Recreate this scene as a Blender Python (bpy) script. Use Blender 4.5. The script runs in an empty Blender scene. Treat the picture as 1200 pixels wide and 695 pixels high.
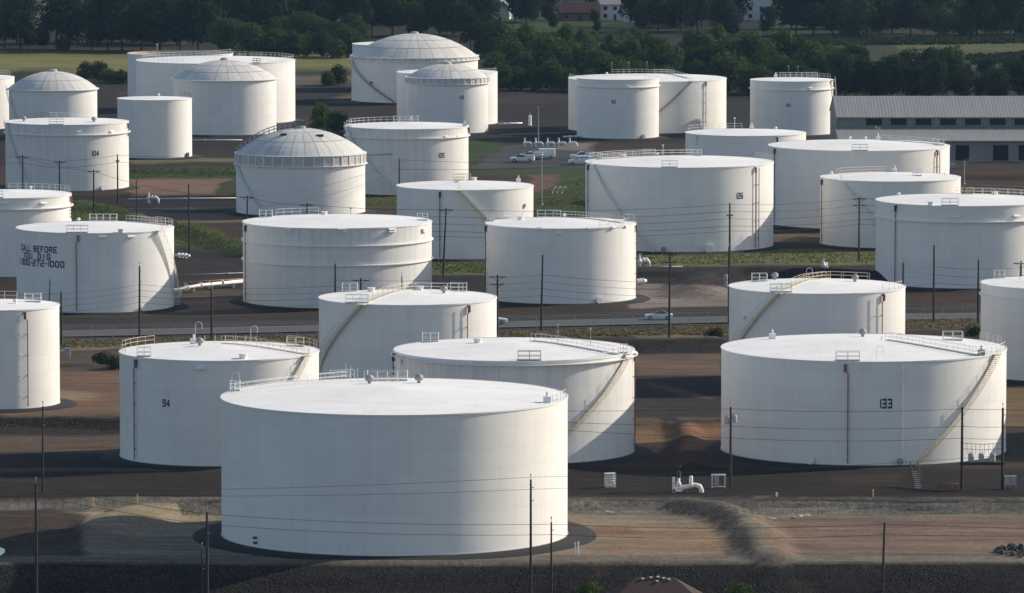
import bpy, math, random
import numpy as np
from mathutils import Vector, Matrix

random.seed(7)
rng = np.random.default_rng(7)
SC = bpy.context.scene
COL = SC.collection
R = math.radians
PI = math.pi

# ------------------------------------------------------------------ camera
IW, IH, FPX, HCAM, YHOR = 1200.0, 695.0, 6800.0, 90.0, -272.0
PITCH = math.atan((IH / 2 - YHOR) / FPX)
cam_d = bpy.data.cameras.new('camera')
cam = bpy.data.objects.new('camera', cam_d)
COL.objects.link(cam)
cam.location = (0, 0, HCAM)
cam.rotation_euler = (PI / 2 - PITCH, 0, 0)
cam_d.sensor_width = 36.0
cam_d.lens = 36.0 * FPX / IW
cam_d.clip_start = 1.0
cam_d.clip_end = 20000.0
SC.camera = cam

# ------------------------------------------------------------------ sky + sun
SUN_AZ, SUN_EL = 68.0, 28.5          # degrees; azimuth from +Y (away) towards +X (right)
world = bpy.data.worlds.new('World')
SC.world = world
world.use_nodes = True
wn = world.node_tree.nodes
sky = wn.new('ShaderNodeTexSky')
sky.sky_type = 'NISHITA'
sky.sun_disc = False
sky.sun_elevation = R(SUN_EL)
sky.sun_rotation = R(SUN_AZ)
sky.air_density = 1.0
sky.dust_density = 1.0
sky.ozone_density = 1.0
wn['Background'].inputs['Strength'].default_value = 0.138
world.node_tree.links.new(sky.outputs[0], wn['Background'].inputs['Color'])
sun_d = bpy.data.lights.new('sun', 'SUN')
sun_d.energy = 4.9
sun_d.angle = R(0.53)
sun_d.color = (1.0, 0.905, 0.765)
sun = bpy.data.objects.new('sun', sun_d)
COL.objects.link(sun)
sdir = Vector((math.cos(R(SUN_EL)) * math.sin(R(SUN_AZ)), math.cos(R(SUN_EL)) * math.cos(R(SUN_AZ)), math.sin(R(SUN_EL))))
sun.rotation_euler = sdir.to_track_quat('Z', 'Y').to_euler()
sun.location = (300, 900, 400)

SC.view_settings.view_transform = 'Standard'
SC.view_settings.look = 'None'
SC.view_settings.exposure = 0.03
SC.view_settings.gamma = 1.0
SC.view_settings.use_curve_mapping = False
SC.render.engine = 'CYCLES'
SC.cycles.use_denoising = True
SC.cycles.max_bounces = 6
SC.cycles.diffuse_bounces = 3
SC.cycles.transparent_max_bounces = 8
SC.cycles.volume_bounces = 0
SC.cycles.sample_clamp_indirect = 4.0

# ------------------------------------------------------------------ measuring helpers (photo pixels -> world metres)
FV = np.array([0, math.cos(PITCH), -math.sin(PITCH)])
UV_ = np.array([0, math.sin(PITCH), math.cos(PITCH)])
CP = np.array([0, 0, HCAM])


def G(x, y, z=0.0):
    d = FV * FPX + np.array([x - IW / 2, 0, 0]) + UV_ * (IH / 2 - y)
    return CP + d * ((z - HCAM) / d[2])


def prj(P):
    v = np.asarray(P, float) - CP
    d = v @ FV
    return IW / 2 + FPX * v[..., 0] / d, IH / 2 - FPX * (v @ UV_) / d, d


def z_at(X, Y, ypx):
    """height of the point above (X, Y) that appears on photo row ypx"""
    lo, hi = -20.0, 80.0
    for _ in range(40):
        m = (lo + hi) / 2
        if prj((X, Y, m))[1] > ypx:
            lo = m
        else:
            hi = m
    return lo


# ------------------------------------------------------------------ terrain heights
def sst(a, b, x):
    t = np.clip((x - a) / (b - a), 0, 1)
    return t * t * (3 - 2 * t)


POND = G(-30, 650, -2.0)
Y_BACK = G(600, 583, 0)[1]
Y_FRONT = G(600, 657, -1.0)[1]
RIDGES = [  # (crest points in photo pixels, crest height, half width of crest, slope)
    ([(800, 583), (845, 588), (872, 600), (890, 621), (906, 648)], (0.05, 0.35, 0.35, 0.2, -0.2), 1.2, 0.50),
    ([(200, 588), (165, 594), (138, 604), (118, 622), (108, 645)], (0.0, 0.0, -0.1, -0.4, -1.0), 2.4, 0.34),
    ([(-60, 486), (60, 486), (150, 490), (240, 492)], 1.3, 0.8, 0.42),
    ([(560, 396), (745, 397), (838, 394)], 1.7, 0.9, 0.40),
    ([(1062, 398), (1120, 396), (1160, 394)], 1.5, 0.9, 0.40),
    ([(700, 491), (776, 492)], 1.0, 1.0, 0.40),
    ([(803, 492), (860, 492)], 1.0, 1.0, 0.40),
    ([(803, 490), (806, 515), (812, 540)], 0.8, 0.8, 0.45),
    ([(812, 332), (822, 318), (860, 312), (960, 314), (1040, 318)], 2.2, 1.5, 0.42),
    ([(744, 316), (800, 318)], 0.9, 1.5, 0.30),
    ([(84, 236), (130, 242), (165, 252)], 1.4, 1.0, 0.35),
    ([(200, 258), (240, 270), (290, 290)], 1.5, 1.2, 0.35),
    ([(150, 226), (280, 228)], 0.9, 0.8, 0.35),
    ([(150, 198), (280, 199)], 1.0, 1.0, 0.35),
    ([(500, 310), (575, 311)], 0.9, 1.2, 0.3),
    ([(625, 246), (690, 246)], 0.9, 1.2, 0.3),
    ([(900, 275), (962, 278)], 0.9, 1.0, 0.35),
    ([(-60, 420), (60, 424), (145, 428)], 0.5, 0.8, 0.3),
    ([(1110, 205), (1230, 205)], 1.0, 1.0, 0.3),
    ([(330, 118), (415, 118)], 0.8, 1.0, 0.3),
]
RW = []
for pts, cz, hw, sl in RIDGES:
    czs = cz if isinstance(cz, tuple) else (cz,) * len(pts)
    RW.append(([G(x, y, c)[:2] for (x, y), c in zip(pts, czs)], czs, hw, sl))


def ground_z(X, Y):
    X = np.asarray(X, float)
    Y = np.asarray(Y, float)
    yb = Y_BACK + 1.2 * np.sin(X * 0.07) + 0.5 * np.sin(X * 0.19 + 1)
    z = -1.3 * (1 - sst(yb - 3.6, yb, Y))
    yf = Y_FRONT + 0.4 * np.sin(X * 0.05 + 2)
    z = z + 0.3 * np.exp(-((Y - yf) / 1.6) ** 2)
    z = z - 4.2 * (1 - sst(yf - 10.5, yf - 0.4, Y))
    # wet hollow at the left
    z = z - 1.2 * np.exp(-(((X - POND[0]) / 4.5) ** 2 + ((Y - POND[1]) / 11.0) ** 2))
    for pts, czs, hw, sl in RW:
        zr = np.full(np.shape(z), -1e9)
        for (ax, ay), (bx, by), ca, cb in zip(pts[:-1], pts[1:], czs[:-1], czs[1:]):
            dx, dy = bx - ax, by - ay
            t = np.clip(((X - ax) * dx + (Y - ay) * dy) / (dx * dx + dy * dy), 0, 1)
            dm = np.hypot(X - ax - t * dx, Y - ay - t * dy)
            zr = np.maximum(zr, ca + (cb - ca) * t - np.maximum(0, dm - hw) * sl - 0.12 * np.minimum(dm / hw, 1) ** 2)
        k = 0.18
        m = np.clip(0.5 + 0.5 * (zr - z) / k, 0, 1)
        z = z * (1 - m) + zr * m + k * m * (1 - m)
    return z


def P(x, y):
    """ground point seen at photo pixel (x, y)"""
    z = 0.0
    for _ in range(11):
        p = G(x, y, z)
        z = .5 * z + .5 * float(ground_z(p[0], p[1]))
    p = G(x, y, z)
    z = float(ground_z(p[0], p[1]))
    return float(p[0]), float(p[1]), z


# ------------------------------------------------------------------ materials
def mat(name, col, rough=0.6, metal=0.0, var=0.0, scale=3.0, bump=0.0, stretch=(1, 1, 1), rnd=0.0, spec=0.3):
    m = bpy.data.materials.new(name)
    m.use_nodes = True
    nt = m.node_tree
    b = nt.nodes['Principled BSDF']
    b.inputs['Roughness'].default_value = rough
    b.inputs['Metallic'].default_value = metal
    b.inputs['Specular IOR Level'].default_value = spec
    c4 = (*col, 1)
    b.inputs['Base Color'].default_value = c4
    if var or bump or rnd:
        tc = nt.nodes.new('ShaderNodeTexCoord')
        mp = nt.nodes.new('ShaderNodeMapping')
        mp.inputs['Scale'].default_value = stretch
        nz = nt.nodes.new('ShaderNodeTexNoise')
        nz.inputs['Scale'].default_value = scale
        nz.inputs['Detail'].default_value = 6
        nz.inputs['Roughness'].default_value = 0.65
        nt.links.new(tc.outputs['Object'], mp.inputs[0])
        nt.links.new(mp.outputs[0], nz.inputs['Vector'])
        mr = nt.nodes.new('ShaderNodeMapRange')
        mr.inputs[1].default_value = 0.25
        mr.inputs[2].default_value = 0.75
        mr.inputs[3].default_value = 1 - var
        mr.inputs[4].default_value = 1 + var
        nt.links.new(nz.outputs[0], mr.inputs[0])
        last = mr.outputs[0]
        if rnd:
            oi = nt.nodes.new('ShaderNodeObjectInfo')
            m2 = nt.nodes.new('ShaderNodeMapRange')
            m2.inputs[3].default_value = 1 - rnd
            m2.inputs[4].default_value = 1 + rnd
            nt.links.new(oi.outputs['Random'], m2.inputs[0])
            mu = nt.nodes.new('ShaderNodeMath')
            mu.operation = 'MULTIPLY'
            nt.links.new(last, mu.inputs[0])
            nt.links.new(m2.outputs[0], mu.inputs[1])
            last = mu.outputs[0]
        vm = nt.nodes.new('ShaderNodeVectorMath')
        vm.operation = 'SCALE'
        vm.inputs[0].default_value = col
        nt.links.new(last, vm.inputs['Scale'])
        nt.links.new(vm.outputs[0], b.inputs['Base Color'])
        if bump:
            bp = nt.nodes.new('ShaderNodeBump')
            bp.inputs['Strength'].default_value = bump
            bp.inputs['Distance'].default_value = 0.05
            nt.links.new(nz.outputs[0], bp.inputs['Height'])
            nt.links.new(bp.outputs[0], b.inputs['Normal'])
    return m


def shell_mat(name, col, streak, top_dirt):
    """painted steel plate: welded courses, faint vertical streaks; UV in metres (v = height, u = arc)"""
    m = bpy.data.materials.new(name)
    m.use_nodes = True
    nt = m.node_tree
    N, L = nt.nodes, nt.links
    b = N['Principled BSDF']
    b.inputs['Roughness'].default_value = 0.55
    b.inputs['Specular IOR Level'].default_value = 0.25
    uv = N.new('ShaderNodeUVMap')
    oi = N.new('ShaderNodeObjectInfo')
    off = N.new('ShaderNodeVectorMath')
    off.operation = 'ADD'
    sc = N.new('ShaderNodeVectorMath')
    sc.operation = 'SCALE'
    sc.inputs[0].default_value = (97.0, 0.0, 0.0)
    L.new(oi.outputs['Random'], sc.inputs['Scale'])
    L.new(uv.outputs[0], off.inputs[0])
    L.new(sc.outputs[0], off.inputs[1])
    br = N.new('ShaderNodeTexBrick')
    br.inputs['Color1'].default_value = (1, 1, 1, 1)
    br.inputs['Color2'].default_value = (.955, .955, .955, 1)
    br.inputs['Mortar'].default_value = (.76, .76, .76, 1)
    br.inputs['Scale'].default_value = 1
    br.inputs['Mortar Size'].default_value = 0.02
    br.inputs['Mortar Smooth'].default_value = 0.6
    br.inputs['Brick Width'].default_value = 7.3
    br.inputs['Row Height'].default_value = 2.44
    L.new(off.outputs[0], br.inputs['Vector'])

    def noise(sx, sy, detail, lo, hi, a, bb, rough=.6):
        mp = N.new('ShaderNodeMapping')
        mp.inputs['Scale'].default_value = (sx, sy, 1)
        L.new(off.outputs[0], mp.inputs[0])
        nz = N.new('ShaderNodeTexNoise')
        nz.inputs['Scale'].default_value = 1
        nz.inputs['Detail'].default_value = detail
        nz.inputs['Roughness'].default_value = rough
        L.new(mp.outputs[0], nz.inputs['Vector'])
        mr = N.new('ShaderNodeMapRange')
        for i, v in zip((1, 2, 3, 4), (lo, hi, a, bb)):
            mr.inputs[i].default_value = v
        L.new(nz.outputs[0], mr.inputs[0])
        return mr.outputs[0], nz.outputs[0]

    s1, _ = noise(1.1, 0.035, 5, .3, .72, 1.02, 1 - streak)
    s2, n2 = noise(0.16, 0.22, 4, .3, .7, 1.02, .955)
    s3, _ = noise(4.0, 0.09, 4, .55, .8, 1.0, 1 - streak * 1.1)

    def mul(a, c):
        q = N.new('ShaderNodeMath')
        q.operation = 'MULTIPLY'
        L.new(a, q.inputs[0])
        L.new(c, q.inputs[1])
        return q.outputs[0]
    t = mul(mul(s1, s2), s3)
    bw = N.new('ShaderNodeRGBToBW')
    L.new(br.outputs['Color'], bw.inputs[0])
    t = mul(t, bw.outputs[0])
    if top_dirt:
        # run-off stains that fade downward from the roof edge
        tcg = N.new('ShaderNodeTexCoord')
        sp = N.new('ShaderNodeSeparateXYZ')
        L.new(tcg.outputs['Generated'], sp.inputs[0])
        mr = N.new('ShaderNodeMapRange')
        mr.inputs[1].default_value = .55
        mr.inputs[2].default_value = 1.0
        L.new(sp.outputs['Z'], mr.inputs[0])
        d, _ = noise(1.6, 0.03, 4, .45, .7, 0, top_dirt)
        dm = mul(d, mr.outputs[0])
        sub = N.new('ShaderNodeMath')
        sub.operation = 'SUBTRACT'
        sub.inputs[0].default_value = 1
        L.new(dm, sub.inputs[1])
        t = mul(t, sub.outputs[0])
    vm = N.new('ShaderNodeVectorMath')
    vm.operation = 'SCALE'
    vm.inputs[0].default_value = col
    L.new(t, vm.inputs['Scale'])
    L.new(vm.outputs[0], b.inputs['Base Color'])
    # slight plate waviness + weld beads
    ad = N.new('ShaderNodeMath')
    ad.operation = 'MULTIPLY_ADD'
    ad.inputs[1].default_value = 0.6
    L.new(n2, ad.inputs[0])
    L.new(bw.outputs[0], ad.inputs[2])
    bp = N.new('ShaderNodeBump')
    bp.inputs['Strength'].default_value = 0.35
    bp.inputs['Distance'].default_value = 0.04
    L.new(ad.outputs[0], bp.inputs['Height'])
    L.new(bp.outputs[0], b.inputs['Normal'])
    return m


M = {}
M['shell'] = shell_mat('painted_shell', (.82, .79, .745), .05, 0)
M['shell_dirty'] = shell_mat('stained_shell', (.80, .77, .72), .10, .20)
M['roof'] = mat('painted_roof', (.87, .84, .795), .55, var=.06, scale=.5, bump=.12, stretch=(.35, 1, 1))
nt = M['roof'].node_tree
_b = nt.nodes['Principled BSDF']
_src = _b.inputs['Base Color'].links[0].from_socket
_tc = nt.nodes.new('ShaderNodeTexCoord')
_br = nt.nodes.new('ShaderNodeTexBrick')
_br.inputs['Color1'].default_value = (1, 1, 1, 1)
_br.inputs['Color2'].default_value = (.95, .95, .95, 1)
_br.inputs['Mortar'].default_value = (.86, .85, .84, 1)
_br.inputs['Scale'].default_value = 1
_br.inputs['Mortar Size'].default_value = .05
_br.inputs['Mortar Smooth'].default_value = .7
_br.inputs['Brick Width'].default_value = 6.5
_br.inputs['Row Height'].default_value = 2.3
nt.links.new(_tc.outputs['Object'], _br.inputs['Vector'])
_nz = nt.nodes.new('ShaderNodeTexNoise')
_nz.inputs['Scale'].default_value = .22
_nz.inputs['Detail'].default_value = 8
_nz.inputs['Roughness'].default_value = .7
nt.links.new(_tc.outputs['Object'], _nz.inputs['Vector'])
_mr = nt.nodes.new('ShaderNodeMapRange')
for _i, _v in zip((1, 2, 3, 4), (.5, .78, 1.0, .86)):
    _mr.inputs[_i].default_value = _v
nt.links.new(_nz.outputs[0], _mr.inputs[0])
_m1 = nt.nodes.new('ShaderNodeVectorMath')
_m1.operation = 'MULTIPLY'
nt.links.new(_src, _m1.inputs[0])
nt.links.new(_br.outputs['Color'], _m1.inputs[1])
_m2 = nt.nodes.new('ShaderNodeVectorMath')
_m2.operation = 'SCALE'
nt.links.new(_m1.outputs[0], _m2.inputs[0])
nt.links.new(_mr.outputs[0], _m2.inputs['Scale'])
nt.links.new(_m2.outputs[0], _b.inputs['Base Color'])
M['trim'] = mat('white_trim', (.78, .77, .75), .5, var=.06, scale=1.5)
M['cream'] = mat('cream_paint', (.62, .54, .40), .55, var=.15, scale=2)
M['rail'] = mat('white_rail', (.74, .73, .70), .5, var=.06, scale=2)
M['rust'] = mat('rusty_pipe', (.25, .125, .095), .7, var=.35, scale=1.2)
M['rustshell'] = mat('rusty_plate', (.42, .33, .27), .7, var=.35, scale=.8)
M['dark'] = mat('dark_steel', (.05, .05, .052), .6, var=.2, scale=2)
M['grey'] = mat('grey_steel', (.30, .30, .30), .5, var=.15, scale=1.5)
M['galv'] = mat('galvanised', (.42, .43, .44), .45, metal=.4, var=.12, scale=2)
M['dome'] = mat('dome_panel', (.60, .575, .53), .6, metal=0, var=.07, scale=.4, rnd=.09)
M['domejoint'] = mat('dome_joint', (.44, .43, .41), .6, var=.1)
M['band'] = mat('band_panel', (.50, .48, .45), .6, var=.15, scale=.8, rnd=.12)
M['wood'] = mat('pole_wood', (.055, .042, .035), .85, var=.35, scale=2, stretch=(4, 4, .4))
M['wire'] = mat('cable', (.03, .03, .032), .7)
M['pad'] = mat('tank_pad', (.019, .018, .017), .95, var=.3, scale=1.3, bump=.5)
M['text'] = mat('stencil_paint', (.035, .045, .06), .7, var=.25, scale=2)
M['concrete'] = mat('concrete', (.42, .40, .37), .85, var=.15, scale=1.5, bump=.2)
M['rock'] = mat('dark_rock', (.10, .095, .09), .9, var=.4, scale=1.5, bump=.5, rnd=.3)
M['yellow'] = mat('yellow_post', (.55, .42, .12), .6, var=.2)
M['carwhite'] = mat('car_paint', (.72, .73, .74), .3, spec=.5)
M['glass'] = mat('dark_glass', (.02, .025, .03), .08, spec=.6)
M['tyre'] = mat('tyre', (.02, .02, .02), .9)
M['lamp'] = mat('lamp_glass', (.5, .5, .45), .2)
M['redlamp'] = mat('tail_lamp', (.35, .02, .02), .3)
M['corr'] = mat('corrugated_roof', (.25, .243, .23), .5, var=.12, scale=.25, stretch=(3, .3, 1))
M['wallmetal'] = mat('metal_siding', (.23, .225, .215), .6, var=.12, scale=.3, stretch=(2, 1, .4))
M['opening'] = mat('dark_interior', (.02, .022, .025), .6)
M['shingle'] = mat('brown_shingle', (.055, .032, .026), .9, var=.3, scale=2.5, bump=.3)
M['housewall'] = mat('pale_siding', (.62, .61, .58), .7, var=.08, scale=1)
M['brick'] = mat('brick_wall', (.22, .12, .09), .8, var=.2, scale=2)
M['transformer'] = mat('transformer_grey', (.36, .37, .37), .4, var=.1)
M['redpipe'] = mat('orange_pipe', (.38, .16, .09), .6, var=.2)
M['bark'] = mat('bark', (.05, .04, .03), .9, var=.3, scale=3)


def leaf_mat(name, col, col2):
    m = bpy.data.materials.new(name)
    m.use_nodes = True
    N, L = m.node_tree.nodes, m.node_tree.links
    b = N['Principled BSDF']
    b.inputs['Roughness'].default_value = .75
    b.inputs['Specular IOR Level'].default_value = .0
    oi = N.new('ShaderNodeObjectInfo')
    geo = N.new('ShaderNodeTexCoord')
    nz = N.new('ShaderNodeTexNoise')
    nz.inputs['Scale'].default_value = .45
    nz.inputs['Detail'].default_value = 3
    L.new(geo.outputs['Object'], nz.inputs['Vector'])
    ad = N.new('ShaderNodeMath')
    ad.operation = 'MULTIPLY_ADD'
    ad.inputs[1].default_value = .55
    L.new(oi.outputs['Random'], ad.inputs[0])
    L.new(nz.outputs[0], ad.inputs[2])
    mr = N.new('ShaderNodeMapRange')
    mr.inputs[1].default_value = .35
    mr.inputs[2].default_value = 1.1
    L.new(ad.outputs[0], mr.inputs[0])
    mx = N.new('ShaderNodeMix')
    mx.data_type = 'RGBA'
    mx.inputs['A'].default_value = (*col, 1)
    mx.inputs['B'].default_value = (*col2, 1)
    L.new(mr.outputs[0], mx.inputs['Factor'])
    L.new(mx.outputs['Result'], b.inputs['Base Color'])
    tr = N.new('ShaderNodeBsdfTranslucent')
    L.new(mx.outputs['Result'], tr.inputs['Color'])
    ms = N.new('ShaderNodeMixShader')
    ms.inputs[0].default_value = .25
    out = N['Material Output']
    L.new(b.outputs[0], ms.inputs[1])
    L.new(tr.outputs[0], ms.inputs[2])
    L.new(ms.outputs[0], out.inputs[0])
    return m


M['leaf_dark'] = leaf_mat('leaves_dark', (0.021, 0.036, 0.017), (0.044, 0.068, 0.026))
M['leaf_mid'] = leaf_mat('leaves_mid', (0.031, 0.060, 0.018), (0.078, 0.120, 0.034))
M['leaf_pale'] = leaf_mat('leaves_pale', (.045, .078, .020), (.100, .140, .036))
M['weed'] = leaf_mat('weeds', (.090, .125, .034), (.24, .235, .085))
M['straw'] = leaf_mat('dry_grass', (.16, .13, .07), (.30, .25, .14))


def ground_mat():
    m = bpy.data.materials.new('terrain')
    m.use_nodes = True
    N, L = m.node_tree.nodes, m.node_tree.links
    b = N['Principled BSDF']
    b.inputs['Roughness'].default_value = .95
    b.inputs['Specular IOR Level'].default_value = .1
    at = N.new('ShaderNodeAttribute')
    at.attribute_name = 'Col'
    tc = N.new('ShaderNodeTexCoord')

    def nz(scale, sx, sy, detail, rough=.65):
        mp = N.new('ShaderNodeMapping')
        mp.inputs['Scale'].default_value = (sx, sy, 1)
        L.new(tc.outputs['Object'], mp.inputs[0])
        n = N.new('ShaderNodeTexNoise')
        n.inputs['Scale'].default_value = scale
        n.inputs['Detail'].default_value = detail
        n.inputs['Roughness'].default_value = rough
        L.new(mp.outputs[0], n.inputs['Vector'])
        return n.outputs[0]

    def rng_(s, lo, hi, a, c):
        r = N.new('ShaderNodeMapRange')
        for i, v in zip((1, 2, 3, 4), (lo, hi, a, c)):
            r.inputs[i].default_value = v
        L.new(s, r.inputs[0])
        return r.outputs[0]

    def mul(a, c):
        q = N.new('ShaderNodeMath')
        q.operation = 'MULTIPLY'
        L.new(a, q.inputs[0])
        L.new(c, q.inputs[1])
        return q.outputs[0]
    big = nz(.06, 1, 1, 6)
    tracks = nz(.5, .12, 1.0, 6, .7)
    grain = nz(1.9, 1, .40, 6, .85)
    grain2 = nz(.7, 1, .5, 6, .75)
    t = mul(rng_(big, .3, .7, .78, 1.2), rng_(tracks, .3, .7, .62, 1.38))
    g = mul(rng_(grain, .34, .66, .40, 1.65), rng_(grain2, .3, .7, .75, 1.25))
    # alpha of the attribute says how coarse the surface is (gravel = 1)
    mx = N.new('ShaderNodeMix')
    mx.data_type = 'FLOAT'
    mx.inputs['A'].default_value = 1.0
    L.new(at.outputs['Alpha'], mx.inputs['Factor'])
    L.new(g, mx.inputs['B'])
    t = mul(t, mx.outputs['Result'])
    vm = N.new('ShaderNodeVectorMath')
    vm.operation = 'SCALE'
    L.new(at.outputs['Color'], vm.inputs[0])
    L.new(t, vm.inputs['Scale'])
    L.new(vm.outputs[0], b.inputs['Base Color'])
    bp = N.new('ShaderNodeBump')
    bp.inputs['Distance'].default_value = .12
    L.new(grain, bp.inputs['Height'])
    L.new(at.outputs['Alpha'], bp.inputs['Strength'])
    L.new(bp.outputs[0], b.inputs['Normal'])
    return m


M['ground'] = ground_mat()


# ------------------------------------------------------------------ mesh builder
class MB:
    def __init__(s):
        s.v = []
        s.f = []
        s.uv = None

    def add(s, vs, fs):
        o = len(s.v)
        s.v += [tuple(map(float, p)) for p in vs]
        s.f += [tuple(i + o for i in f) for f in fs]
        return s

    def box(s, c, d, rz=0.0, tilt=None):
        x, y, z = (q / 2 for q in d)
        m = Matrix.Rotation(rz, 4, 'Z')
        if tilt is not None:
            m = m @ tilt
        vs = [Vector(c) + m.to_3x3() @ Vector((a * x, b * y, e * z)) for a in (-1, 1) for b in (-1, 1) for e in (-1, 1)]
        return s.add(vs, [(0, 1, 3, 2), (4, 6, 7, 5), (0, 4, 5, 1), (2, 3, 7, 6), (0, 2, 6, 4), (1, 5, 7, 3)])

    def tube(s, pts, r, n=6, cap=True):
        pts = [Vector(p) for p in pts]
        rs = r if isinstance(r, (list, tuple)) else [r] * len(pts)
        rings = []
        for i, p in enumerate(pts):
            t = (pts[min(i + 1, len(pts) - 1)] - pts[max(i - 1, 0)]).normalized()
            a = Vector((0, 0, 1)) if abs(t.z) < .9 else Vector((1, 0, 0))
            u = t.cross(a).normalized()
            w = t.cross(u)
            rings.append([p + (u * math.cos(2 * PI * k / n) + w * math.sin(2 * PI * k / n)) * rs[i] for k in range(n)])
        vs = [q for g in rings for q in g]
        fs = []
        for i in range(len(pts) - 1):
            for k in range(n):
                k2 = (k + 1) % n
                fs.append((i * n + k, i * n + k2, (i + 1) * n + k2, (i + 1) * n + k))
        if cap:
            fs.append(tuple(range(n))[::-1])
            fs.append(tuple((len(pts) - 1) * n + k for k in range(n)))
        return s.add(vs, fs)

    def lathe(s, prof, n=48, c=(0, 0, 0), a0=0.0, a1=2 * PI):
        full = abs(a1 - a0 - 2 * PI) < 1e-6
        m = n if full else n + 1
        vs = []
        for (r, z) in prof:
            for k in range(m):
                a = a0 + (a1 - a0) * k / n
                vs.append((c[0] + r * math.sin(a), c[1] - r * math.cos(a), c[2] + z))
        fs = []
        for i in range(len(prof) - 1):
            for k in range(n):
                k2 = (k + 1) % m
                fs.append((i * m + k, i * m + k2, (i + 1) * m + k2, (i + 1) * m + k))
        return s.add(vs, fs)

    def build(s, name, material, parent=None, smooth=False, loc=None):
        me = bpy.data.meshes.new(name)
        me.from_pydata(s.v, [], s.f)
        me.update()
        if smooth:
            me.shade_smooth() if hasattr(me, 'shade_smooth') else me.polygons.foreach_set('use_smooth', [True] * len(me.polygons))
        me.materials.append(M[material] if isinstance(material, str) else material)
        return link(name, me, parent, loc)


def link(name, me, parent=None, loc=None):
    o = bpy.data.objects.new(name, me)
    COL.objects.link(o)
    if parent is not None:
        o.parent = parent
    if loc is not None:
        o.location = loc
    return o


def tag(o, label, cat, group=None, kind=None):
    o['label'] = label
    if cat:
        o['category'] = cat
    if group:
        o['group'] = group
    if kind:
        o['kind'] = kind
    return o


def empty(name, loc, rz=0.0, label=None, cat=None, group=None):
    o = bpy.data.objects.new(name, None)
    o.empty_display_size = 1
    COL.objects.link(o)
    o.location = loc
    o.rotation_euler = (0, 0, rz)
    if label:
        tag(o, label, cat, group)
    return o


def copy_tree(o, parent=None):
    c = o.copy()
    COL.objects.link(c)
    c.parent = parent
    for ch in list(o.children):
        copy_tree(ch, c)
    return c


# ------------------------------------------------------------------ the ground: one sheet, dense where the camera looks, out to the horizon
def axis(lo, hi, step, far_lo, far_hi):
    a = list(np.arange(lo, hi + 1e-6, step))
    s = step
    x = a[-1]
    while x < far_hi:
        s *= 1.25
        x += s
        a.append(x)
    s = step
    x = a[0]
    pre = []
    while x > far_lo:
        s *= 1.25
        x -= s
        pre.append(x)
    return np.array(pre[::-1] + a)


def wob(X, Y, f, seed):
    r = np.random.default_rng(seed)
    out = np.zeros_like(X)
    amp = 1.0
    for k in range(5):
        a = r.uniform(0, 2 * PI, 4)
        th = r.uniform(0, PI)
        out += amp * np.sin(f * (X * math.cos(th) + Y * math.sin(th)) + a[0]) * np.sin(f * (Y * math.cos(th) - X * math.sin(th)) * .8 + a[1])
        f *= 1.9
        amp *= .62
    return out


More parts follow.
